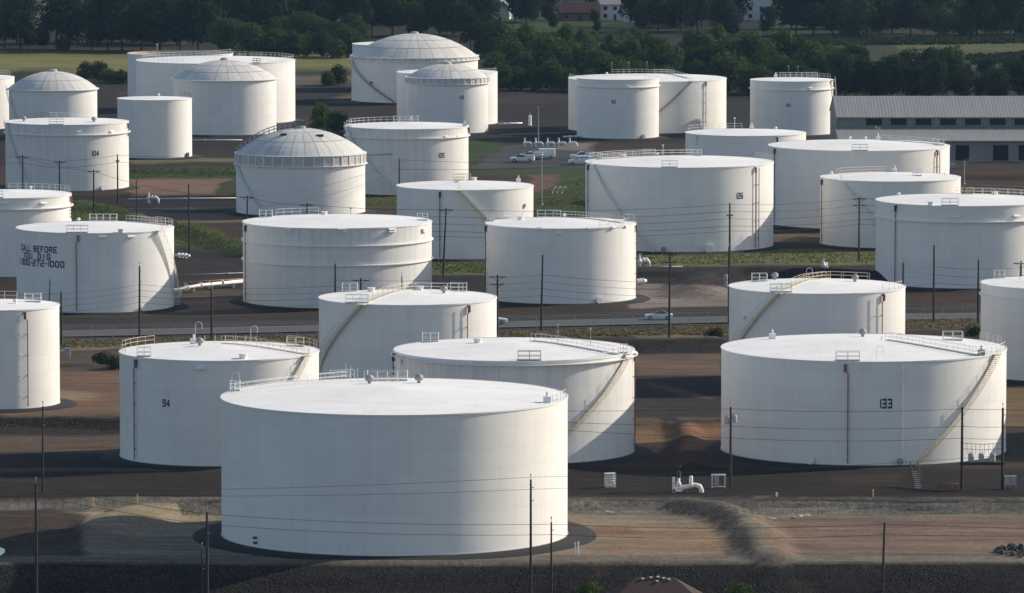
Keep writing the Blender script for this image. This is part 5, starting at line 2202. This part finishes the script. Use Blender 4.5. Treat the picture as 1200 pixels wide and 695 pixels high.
# front wall in bays with door openings
doors = [(1040, 1056), (1064.5, 1082), (1094.5, 1110), (1120, 1136), (1164, 1182), (1194, 1212), (1226, 1244)]
edges = [0.0]
for a_, b_ in doors:
    edges += [(a_ - 984) * SCW, (b_ - 984) * SCW]
edges.append(WL)
for k in range(0, len(edges), 2):
    MB().box(((edges[k] + edges[k + 1]) / 2, .1, H1 / 2 - .15), (edges[k + 1] - edges[k], .2, H1)).build('front_wall', 'wallmetal', wo)
for k in range(1, len(edges) - 1, 2):
    a_, b_ = edges[k], edges[k + 1]
    MB().box(((a_ + b_) / 2, .1, H1 - .6), (b_ - a_, .2, 1.0)).build('door_lintel', 'wallmetal', wo)
    d_ = MB().box(((a_ + b_) / 2, 1.2, H1 / 2 - .4), (b_ - a_ + .3, .1, H1)).build('door', 'opening', wo)
MB().box((WL / 2, 0, -.15), (WL, 1.4, .5), 0).build('plinth', 'concrete', wo)
# clerestory
MB().box((WL / 2, D1 + .1, (H2 + H2b) / 2 - .1), (WL, .15, H2 - H2b)).build('clerestory_wall', 'wallmetal', wo)
k = 0
while True:
    xa = (1018.5 + 29.3 * k - 984) * SCW
    if xa + 4 > WL:
        break
    zc_ = (H2 + H2b) / 2 + .15
    wn_ = MB().box((xa + 1.9, D1 - .06, zc_), (3.8, .12, 1.8)).build('window', 'opening', wo)
    f_ = MB()
    for zz in (-.95, .95):
        f_.box((xa + 1.9, D1 - .1, zc_ + zz), (4.1, .2, .12))
    for xx in (0, 3.8):
        f_.box((xa + xx, D1 - .1, zc_), (.12, .2, 1.5))
    f_.build('frame', 'wallmetal', wn_)
    for j in range(3):
        MB().box((xa + .65 + 1.25 * j, D1 - .14, zc_ - .02), (1.1, .03, 1.3)).build('pane', 'glass', wn_)
    pl_ = MB().box((xa + 4.9, D1 - .05, zc_ - .1), (.5, .3, H2 - H2b)).build('pilaster', 'wallmetal', wo)
    k += 1
# clutter by the warehouse: a steel bench and pallets
bx, by, bz = P(1118, 197)
o = empty('equipment_frame', (bx, by, bz), 0, 'grey steel equipment frame in front of the warehouse', 'frame')
m = MB()
for k in range(6):
    m.box((-3 + 1.2 * k, 0, .7), (.12, .12, 1.5))
for zz in (.5, 1.4):
    m.box((0, 0, zz), (6.4, .12, .12))
m.build('frame', 'grey', o)
MB().box((-1, .4, .6), (2.4, 1.0, 1.0)).build('crate', 'transformer', o)


# ------------------------------------------------------------------ houses
def house(x, y, w, d, hw, hr, rz, wall, roof, label, hip=0.0, nwin=3, chimney=False):
    bx, by, bz = P(x, y)
    o = empty('house', (bx, by, bz), R(rz), label, 'house', 'houses beyond the terminal')
    MB().box((0, 0, hw / 2 - .2), (w, d, hw + .4)).build('wall', wall, o)
    e = .5
    W, D = w / 2 + e, d / 2 + e
    hx = W - hip
    vs = [(-W, -D, hw), (W, -D, hw), (W, D, hw), (-W, D, hw), (-hx, 0, hw + hr), (hx, 0, hw + hr)]
    vs += [(a_, b_, c_ - .18) for a_, b_, c_ in vs[:4]]
    rf = MB().add(vs, [(0, 1, 5, 4), (2, 3, 4, 5), (1, 2, 5), (3, 0, 4), (0, 6, 7, 1), (1, 7, 8, 2), (2, 8, 9, 3), (3, 9, 6, 0), (6, 9, 8, 7)]).build('roof', roof, o)
    if chimney:
        MB().box((w * .2, d * .1, hw + hr * .8), (.9, .9, hr)).box((w * .2, d * .1, hw + hr * 1.32), (1.1, 1.1, .15)).build('chimney', 'brick', rf)
    for fl in range(max(1, int(hw // 2.7))):
        for k in range(nwin):
            xx = -w / 2 + w * (k + .5) / nwin
            if k == nwin // 2 and fl == 0:
                MB().box((xx, -d / 2 - .03, 1.0), (1.0, .08, 2.1)).build('door', 'dark', o)
                continue
            wn_ = MB().box((xx, -d / 2 - .03, 1.5 + 2.7 * fl), (1.3, .08, 1.4)).build('window', 'glass', o)
            MB().box((xx, -d / 2 - .08, .72 + 2.7 * fl), (1.6, .16, .12)).build('sill', 'trim', wn_)
    return o


house(678, 24, 14, 9, 3.0, 3.6, 4, 'brick', 'shingle', 'long brown-roofed house beyond the lawn')
house(713, 23, 7, 8, 5.6, 2.6, 8, 'housewall', 'corr', 'tall pale house right of the brown-roofed house', nwin=2)
house(584, 22, 6, 9, 4.6, 2.8, 80, 'housewall', 'corr', 'white gabled house among the far trees', nwin=2)
house(886, 23, 16, 10, 8.0, 3.0, -3, 'housewall', 'corr', 'big white house with small windows at the top edge', nwin=4)
house(668, 8, 10, 8, 3, 3, 10, 'housewall', 'shingle', 'pale house behind the brown-roofed house', nwin=2)
house(915, 20, 9, 5, 2.6, 1.2, 0, 'housewall', 'corr', 'low white outbuilding beside the big white house', nwin=2)
house(736, 25, 5, 5, 3, 2, 20, 'housewall', 'shingle', 'small shed at the right end of the lawn', nwin=1)

# brown hipped roof at the very bottom
bz_ = -5.5
c_ = G(768, 676, bz_ + 6.3)
o = empty('house', (c_[0], c_[1], bz_), 0, 'brown hip-roofed house below the front dike with white roof vents', 'house', 'houses beyond the terminal')
MB().box((0, 0, 1.7), (10.5, 9.0, 3.6)).build('wall', 'brick', o)
W, D, hx, ez, rz_ = 6.1, 5.2, 2.0, 3.4, 6.3
vs = [(-W, -D, ez), (W, -D, ez), (W, D, ez), (-W, D, ez), (-hx, 0, rz_), (hx, 0, rz_)]
vs += [(a_, b_, q_ - .2) for a_, b_, q_ in vs[:4]]
rf = MB().add(vs, [(0, 1, 5, 4), (2, 3, 4, 5), (1, 2, 5), (3, 0, 4), (0, 6, 7, 1), (1, 7, 8, 2), (2, 8, 9, 3), (3, 9, 6, 0), (6, 9, 8, 7)]).build('roof', 'shingle', o)
for xx, yy in ((-1.4, -.5), (-.5, -.3), (.2, -.9), (.9, -.4), (1.5, -.6), (.3, -.2)):
    MB().box((xx, yy, rz_ - abs(yy) * .56 + .12), (.26, .22, .13)).box((xx, yy, rz_ - abs(yy) * .56 + .19), (.32, .3, .04)).build('roof_vent', 'trim', rf)
for k in range(3):
    wn_ = MB().box((-3.2 + 3.2 * k, -4.53, 1.7), (1.2, .1, 1.3)).build('window', 'glass', o)
    MB().box((-3.2 + 3.2 * k, -4.6, 1.0), (1.5, .2, .12)).build('sill', 'trim', wn_)


# ------------------------------------------------------------------ trees
def crown_mesh(name, seed, w, h, h0, lobes, n, leaf, material, columnar=False):
    """leaf clumps spread over uneven lobes; unit: metres"""
    r = np.random.default_rng(seed)
    L_ = []
    for k in range(lobes):
        t = r.uniform(0, 1)
        zz = h0 + (h - h0) * (.12 + .80 * t)
        prof = math.sin(PI * (.18 + .72 * t)) ** .7
        if columnar:
            prof *= .8
        a_ = r.uniform(0, 2 * PI)
        rad = w / 2 * prof * r.uniform(.25, .85)
        s_ = w * r.uniform(.16, .30) * (.75 + .4 * prof)
        L_.append((rad * math.cos(a_), rad * math.sin(a_), zz, s_, s_ * r.uniform(.6, .95)))
    L_.append((0, 0, h - w * .2, w * .22, w * .2))
    L_.append((0, 0, h0 + (h - h0) * .5, w * .33, (h - h0) * .33))
    vol = np.array([q[3] ** 2 for q in L_])
    vol /= vol.sum()
    vs, fs = [], []
    for i in range(n):
        cx, cy, cz, sr, sz = L_[r.choice(len(L_), p=vol)]
        d = r.normal(size=3)
        d /= np.linalg.norm(d)
        q = r.uniform(.55, 1.08) ** .6
        c = np.array([cx + d[0] * sr * q, cy + d[1] * sr * q, cz + d[2] * sz * q])
        nr = d + r.normal(size=3) * .55 + np.array([0, 0, .25])
        nr /= np.linalg.norm(nr)
        u = np.cross(nr, r.normal(size=3))
        u /= np.linalg.norm(u)
        v = np.cross(nr, u)
        s1 = leaf * r.uniform(.5, 1.3)
        s2 = s1 * r.uniform(.45, .8)
        b0 = len(vs)
        bend = nr * s1 * .25
        vs += [c - u * s1, c - v * s2 + bend, c + u * s1, c + v * s2 + bend]
        fs += [(b0, b0 + 1, b0 + 2), (b0, b0 + 2, b0 + 3)]
    me = bpy.data.meshes.new(name)
    me.from_pydata([tuple(p) for p in vs], [], fs)
    me.materials.append(M[material])
    return me


def trunk_mesh(seed, h0, h, w, rad):
    r = random.Random(seed)
    m = MB()
    top = h * .78
    m.tube([(0, 0, -.4), (r.uniform(-.1, .1), 0, h0 * .6), (r.uniform(-.3, .3), r.uniform(-.3, .3), top * .6), (r.uniform(-.4, .4), r.uniform(-.4, .4), top)], [rad, rad * .8, rad * .5, rad * .12], 7)
    for k in range(7):
        a_ = 2 * PI * k / 7 + r.uniform(-.4, .4)
        zb = h0 + (top - h0) * r.uniform(0, .6)
        e = w * .38 * r.uniform(.6, 1)
        m.tube([(0, 0, zb), (e * .5 * math.cos(a_), e * .5 * math.sin(a_), zb + e * .45), (e * math.cos(a_), e * math.sin(a_), zb + e * .8)], [rad * .4, rad * .25, rad * .06], 5)
    me = bpy.data.meshes.new('trunk')
    me.from_pydata(m.v, [], m.f)
    me.materials.append(M['bark'])
    return me


KINDS = {}


def kind(name, w, h, h0, lobes, n, leaf, material, rad=.3, nvar=3, columnar=False):
    KINDS[name] = [(crown_mesh('crown', hash((name, i)) % 9999 if False else sum(map(ord, name)) * 7 + i, w, h, h0, lobes, n, leaf, material, columnar), trunk_mesh(i + len(name), h0, h, w, rad)) for i in range(nvar)]


kind('park', 10.5, 15, 2.6, 24, 2600, .50, 'leaf_dark', .35, 4)
kind('wood', 10, 14, 1.2, 26, 2600, .50, 'leaf_dark', .32, 4)
kind('round', 11, 10.5, .8, 26, 2600, .46, 'leaf_mid', .3, 3)
kind('young', 5.2, 9.5, .5, 20, 1500, .36, 'leaf_pale', .16, 3, True)
kind('scrub', 8, 7.5, .3, 22, 2000, .40, 'leaf_mid', .2, 3)
kind('palebush', 5.0, 3.4, .1, 18, 1300, .24, 'leaf_pale', .1, 2)
kind('brush', 5.5, 3.2, .1, 16, 1000, .26, 'leaf_dark', .12, 2)
kind('bush', 5.5, 3.6, .1, 18, 1300, .28, 'leaf_mid', .12, 3)


def tree(kind_, x, y, s, label, group, name='tree', cat='tree', sz=None):
    bx, by, bz = P(x, y)
    o = empty(name, (bx, by, bz - .1), random.uniform(0, 2 * PI), label, cat, group)
    cm, tm = random.choice(KINDS[kind_])
    s2 = s if sz is None else sz
    o.scale = (s, s, s2)
    link('crown', cm, o)
    link('trunk', tm, o)
    return o


ORD = ('first second third fourth fifth sixth seventh eighth ninth tenth eleventh twelfth thirteenth fourteenth fifteenth sixteenth seventeenth '
       'eighteenth nineteenth twentieth twenty-first twenty-second twenty-third twenty-fourth twenty-fifth twenty-sixth twenty-seventh twenty-eighth').split()


def row(kind_, x0, x1, y0, y1, step, smin, smax, label, group, jy=2.0, skip=(), name='tree', cat='tree'):
    x = x0
    i = 0
    while x < x1:
        xx = x + random.uniform(-.25, .25) * step
        yy = y0 + (y1 - y0) * (x - x0) / max(1, x1 - x0) + random.uniform(-jy, jy)
        if not any(a_ < xx < b_ for a_, b_ in skip):
            kd = random.choice(('wood', 'wood', 'park', 'round')) if kind_ == 'wood' and y0 < 70 else kind_
            sv = random.uniform(smin * .82, smax * 1.08)
            tree(kd, xx, yy, sv, (ORD[min(i, 27)] + ' ' + label) if label.startswith('from the left') else label, group, name, cat, sv * random.uniform(.88, 1.18))
            i += 1
        x += step


gap = ((32, 66),)
row('park', -20, 250, 58, 60, 21, 1.0, 1.25, 'from the left of the tall dark trees above the grass field', 'tall trees above the grass field', 1.5, gap)
row('park', -10, 250, 50, 52, 24, 1.05, 1.3, 'from the left in the second row of trees above the grass field', 'second row of trees above the grass field', 1.5, gap)
row('wood', -20, 300, 33, 35, 26, 1.1, 1.35, 'from the left of the dark trees deep in the left wood', 'trees deep in the left wood', 2, ((28, 70),))
tree('park', 33, 57, .55, 'small tree left of the gap in the left tree line', None)
tree('park', 50, 58, .5, 'small tree in the gap of the left tree line', None)
tree('bush', 73, 59, 1.1, 'low bush under the left tree line right of the gap', None, 'shrub', 'shrub')
row('wood', 285, 570, 45, 42, 25, 1.1, 1.4, 'from the left of the trees above the wide grey dome', 'trees in the wood above the wide dome', 2.5)
row('wood', 300, 575, 30, 26, 27, 1.1, 1.4, 'from the left of the top edge trees behind the dome wood', 'trees at the top edge behind the dome wood', 2)
tree('round', 265, 65, 1.05, 'broad round tree behind the rusty-rimmed tank', None)
tree('round', 290, 66, .95, 'second broad round tree right of the rusty-rimmed tank', None)
row('scrub', 312, 420, 66, 68, 16, .8, 1.15, 'from the left of the bushes at the wood edge beside the wide dome', 'bushes at the wood edge left of the wide dome', 1, name='shrub', cat='shrub')
row('round', 330, 420, 58, 58, 22, 1.0, 1.2, 'from the left of the trees behind the wood edge bushes', 'trees behind the wood edge bushes', 2)
row('wood', 555, 600, 60, 74, 15, .8, 1.1, 'from the left of the dark trees right of the wide grey dome', 'trees right of the wide dome', 3)
row('scrub', 590, 1010, 104, 112, 19, .95, 1.35, 'from the left of the scrub trees just behind the far tanks', 'scrub trees behind the far tanks', 2.5)
row('scrub', 575, 1010, 90, 92, 20, 1.0, 1.4, 'from the left of the middle row of scrub trees behind the far tanks', 'scrub trees in the middle of the thicket', 3)
row('young', 645, 920, 82, 84, 10.4, .85, 1.3, 'from the left of the slim pale young trees above the far tanks', 'slim young trees above the far tanks', 2.5)
row('scrub', 560, 700, 66, 62, 20, .8, 1.15, 'from the left of the bushes below the far lawn', 'bushes below the lawn', 3, name='shrub', cat='shrub')
row('scrub', 880, 960, 76, 84, 17, .9, 1.2, 'from the left of the bushes above the tall far tank', 'bushes above the tall far tank', 3, name='shrub', cat='shrub')
row('wood', 985, 1225, 116, 117, 21, .62, .85, 'from the left of the dark trees just behind the warehouse', 'dark trees behind the warehouse', 2)
row('wood', 960, 1225, 105, 104, 22, .62, .85, 'from the left in the second row of trees behind the warehouse', 'second row of dark trees behind the warehouse', 2)
# behind the lawn
for x_, y_, s_, lb in ((566, 26, .9, 'dark tree just left of the white gabled house'), (604, 25, 1.15, 'tallest dark tree right of the white gabled house'), (617, 27, 1.0, 'second dark tree right of the white gabled house'),
                       (626, 26, .7, 'third dark tree right of the white gabled house'), (640, 24, .5, 'small dark tree just left of the brown-roofed house')):
    tree('wood', x_, y_, s_, lb, 'trees between the far houses')
for x_, y_, s_, lb in ((648, 34, .42, 'leftmost small tree on the far lawn'), (755, 35, .8, 'dark tree at the right end of the far lawn'), (697, 27, .35, 'small tree before the tall pale house'), (700, 38, .3, 'small bushy tree at the near edge of the far lawn')):
    tree('wood', x_, y_, s_, lb, 'small trees on the far lawn')
row('wood', 745, 870, 30, 30, 19, .95, 1.25, 'from the left of the trees between lawn and big white house', 'trees between lawn and white house', 3)
row('park', 775, 860, 38, 38, 24, .7, .95, 'from the left of the front trees right of the far lawn', 'front trees right of the lawn', 2)
tree('wood', 857, 41, .75, 'cone-shaped dark tree left of the big white house', None, sz=.72)
tree('wood', 899, 40, .62, 'dark tree in front of the big white house', None, sz=.7)
row('wood', 935, 1230, 42, 41, 19, .95, 1.2, 'from the left of the front trees in the top right wood', 'trees along the top right wood', 2)
row('wood', 930, 1230, 33, 32, 22, 1.0, 1.25, 'from the left in the second row of the top right wood', 'second row of the top right wood', 2)
row('wood', 590, 1230, 8, 6, 27, 1.1, 1.5, 'from the left of the far dark trees behind the houses', 'far trees behind the houses', 3, ((655, 690), (862, 905)))
row('wood', 590, 1230, -14, -16, 30, 1.2, 1.6, 'distant tree beyond the top edge of the picture', 'distant trees beyond the top edge', 3)
row('wood', -20, 600, 10, 8, 30, 1.2, 1.6, 'distant tree behind the left woods', 'distant trees behind the left woods', 3, ((20, 75),))
tree('scrub', 100, 94, .7, 'round dark bush on the grass field by the faceted dome', None, 'shrub', 'shrub')
tree('scrub', 115, 95, .75, 'second round dark bush on the grass field', None, 'shrub', 'shrub')
tree('bush', 130, 97, 1.1, 'low pale bush at the right of the field bushes', None, 'shrub', 'shrub')
tree('bush', 144, 98, 1.1, 'low bush beside the rusty-rimmed tank', None, 'shrub', 'shrub')
tree('scrub', 396, 100, .75, 'dark bush at the left foot of the wide dome tank', None, 'shrub', 'shrub')
tree('scrub', 384, 101, .55, 'lower dark bush left of the wide dome tank', None, 'shrub', 'shrub')
tree('scrub', 378, 152, .85, 'dark bush behind the panelled dome', None, 'shrub', 'shrub')
tree('scrub', 395, 156, .7, 'dark bush left of the tank numbered 105', None, 'shrub', 'shrub')
tree('brush', 136, 432, .6, 'dark bush touching the left side of tank 94', None, 'shrub', 'shrub')
tree('brush', 120, 428, .6, 'dark brush a little left of tank 94', None, 'shrub', 'shrub')
tree('brush', 838, 400, .6, 'dark bush at the end of the dike left of the tank behind 133', None, 'shrub', 'shrub')
tree('brush', 1140, 396, .6, 'dark bush left of the right edge tank', None, 'shrub', 'shrub')
for x_, s_, lb in ((689, .75, 'bright green bush at the bottom left of the brown roof'), (838, .5, 'small bush at the bottom right of the brown roof'), (867, .8, 'pale green bush at the bottom edge near the corner posts')):
    tree('palebush', x_, 712, s_, lb, None, 'shrub', 'shrub')


# ------------------------------------------------------------------ grass and weeds (uncountable)
def tufts(name, poly, n, hmin, hmax, material, label):
    a_ = np.array(poly, float)
    vs, fs = [], []
    k = 0
    while k < n:
        x, y = random.uniform(a_[:, 0].min(), a_[:, 0].max()), random.uniform(a_[:, 1].min(), a_[:, 1].max())
        if poly_sd(np.array([x]), np.array([y]), poly)[0] > 0:
            continue
        k += 1
        p = G(x, y, 0)
        vs.append((p[0] + random.gauss(0, .3), p[1] + random.gauss(0, .5)))
    A = np.array(vs)
    Z = ground_z(A[:, 0], A[:, 1])
    V, F = [], []
    for (x, y), z in zip(A, Z):
        h = random.uniform(hmin, hmax)
        for j in range(3):
            an = random.uniform(0, PI)
            w = h * random.uniform(.5, .9)
            dx, dy = math.cos(an) * w, math.sin(an) * w
            lx, ly = random.gauss(0, .35) * h, random.gauss(0, .35) * h
            b0 = len(V)
            V += [(x - dx, y - dy, z - .05), (x + dx, y + dy, z - .05), (x + dx * .5 + lx, y + dy * .5 + ly, z + h), (x - dx * .6 + lx, y - dy * .6 + ly, z + h * .8)]
            F += [(b0, b0 + 1, b0 + 2), (b0, b0 + 2, b0 + 3)]
    me = bpy.data.meshes.new(name)
    me.from_pydata(V, [], F)
    me.materials.append(M[material])
    tag(link(name, me), label, 'grass', kind='stuff')


tufts('grass', [(742, 297), (906, 293), (962, 293), (1036, 297), (1036, 308), (880, 309), (742, 311)], 1650, .08, .28, 'weed', 'weedy green strip at the foot of tank 126')
tufts('grass', [(84, 237), (104, 236), (160, 250), (172, 257), (86, 257)], 990, .08, .28, 'weed', 'green bank behind the notice tank')
tufts('grass', [(202, 263), (236, 263), (290, 290), (290, 300), (250, 295), (202, 285)], 1210, .08, .28, 'weed', 'green bank left of the two-ringed tank')
tufts('grass', [(150, 197), (284, 197), (284, 207), (150, 208)], 990, .08, .28, 'weed', 'green strip below the tall narrow tank')
tufts('grass', [(504, 306), (574, 306), (574, 320), (504, 320)], 770, .08, .28, 'weed', 'bright grass strip right of the two-ringed tank')
tufts('grass', [(428, 226), (468, 226), (468, 240), (428, 240)], 550, .08, .28, 'weed', 'grass at the foot of the tank numbered 105')
tufts('grass', [(626, 226), (690, 205), (690, 248), (626, 248)], 990, .08, .28, 'weed', 'grass below the car park')
tufts('dry_grass', [(585, 390), (852, 383), (852, 392), (585, 396)], 1500, .12, .4, 'straw', 'dry yellow grass along the road by the white car')
tufts('dry_grass', [(70, 399), (372, 394), (372, 400), (70, 409)], 900, .12, .35, 'straw', 'dry grass along the road left of the walkway tank')
tufts('dry_grass', [(1062, 376), (1148, 373), (1148, 383), (1062, 386)], 500, .12, .35, 'straw', 'dry grass along the road at the right')

def stones(name, poly, n, smin, smax, label, rough=.35, material='stone'):
    a_ = np.array(poly, float)
    px = rng.uniform(a_[:, 0].min(), a_[:, 0].max(), n * 3)
    py = rng.uniform(a_[:, 1].min(), a_[:, 1].max(), n * 3)
    k = poly_sd(px, py, poly) < 0
    px, py = px[k][:n], py[k][:n]
    z = np.zeros_like(px)
    for _ in range(24):
        d = FV[None] * FPX + np.stack([px - IW / 2, 0 * px, 0 * px], -1) + UV_[None] * (IH / 2 - py)[:, None]
        t_ = (z - HCAM) / d[:, 2]
        X, Y = CP[0] + d[:, 0] * t_, CP[1] + d[:, 1] * t_
        z = .6 * z + .4 * ground_z(X, Y)
    z = ground_z(X, Y)
    base = np.array([(-1, -.2, -.3), (.1, -1, -.3), (1, .2, -.3), (-.2, 1, -.3), (.1, 0, .8)])
    f0 = np.array([(0, 1, 4), (1, 2, 4), (2, 3, 4), (3, 0, 4)])
    m_ = len(px)
    s_ = rng.uniform(smin, smax, m_)[:, None, None]
    an = rng.uniform(0, 2 * PI, m_)
    V = base[None] * (1 + rng.uniform(-rough, rough, (m_, 5, 3))) * s_ * .5
    c_, q_ = np.cos(an)[:, None], np.sin(an)[:, None]
    V = np.stack([V[..., 0] * c_ - V[..., 1] * q_, V[..., 0] * q_ + V[..., 1] * c_, V[..., 2]], -1)
    V = V + np.stack([X, Y, z], -1)[:, None, :]
    F = f0[None] + (np.arange(m_) * 5)[:, None, None]
    me = bpy.data.meshes.new(name)
    me.from_pydata(V.reshape(-1, 3).tolist(), [], F.reshape(-1, 3).tolist())
    me.materials.append(M[material])
    tag(link(name, me), label, 'gravel', kind='stuff')


M['stone_light'] = mat('pale_gravel_stone', (.15, .135, .112), .9, var=.35, scale=1.7)
M['stone'] = mat('gravel_stone', (.060, .053, .045), .9, var=.4, scale=1.7)
stones('gravel', [(-30, 664), (1230, 662), (1230, 712), (-30, 712)], 26000, .07, .22, 'coarse dark gravel on the slope along the bottom edge')
stones('gravel', [(655, 584), (1230, 584), (1230, 603), (655, 603)], 14000, .06, .19, 'grey gravel on the dike slope right of the foreground tank', material='stone_light')
stones('gravel', [(205, 586), (262, 585), (262, 605), (215, 604)], 900, .10, .28, 'gravel on the dike slope left of the foreground tank', material='stone_light')
stones('gravel', [(740, 399), (846, 397), (846, 413), (740, 415)], 1500, .12, .3, 'gravel on the dike left of the tank behind 133')
stones('gravel', [(0, 489), (140, 491), (140, 507), (0, 509)], 2000, .12, .3, 'gravel on the dike left of tank 94')
stones('gravel', [(815, 314), (1030, 316), (1030, 336), (856, 336), (815, 330)], 2500, .15, .35, 'gravel on the mound behind the road')

tufts('scrub', [(935, 47), (1210, 44), (1210, 51), (960, 54)], 900, .5, 1.3, 'leaf_dark', 'dark low scrub strip across the olive field')
tufts('scrub', [(1130, 66), (1210, 62), (1210, 72), (1140, 76)], 350, .5, 1.2, 'leaf_dark', 'dark scrub patch at the right of the olive field')
tufts('scrub', [(560, 40), (740, 38), (740, 50), (560, 56)], 500, .5, 1.4, 'leaf_mid', 'rough scrub between the lawn and the thicket')

# ------------------------------------------------------------------ haze over the whole place
m = bpy.data.materials.new('haze')
m.use_nodes = True
nt = m.node_tree
nt.nodes.remove(nt.nodes['Principled BSDF'])
pv = nt.nodes.new('ShaderNodeVolumePrincipled')
pv.inputs['Color'].default_value = (.38, .62, 1.0, 1)
pv.inputs['Density'].default_value = .000022
pv.inputs['Anisotropy'].default_value = .3
nt.links.new(pv.outputs[0], nt.nodes['Material Output'].inputs['Volume'])
M['haze'] = m
hb = MB().box((0, 4200, 43), (12500, 9800, 100)).build('haze', 'haze')
tag(hb, 'thin bluish haze over the whole terminal', None, kind='stuff')
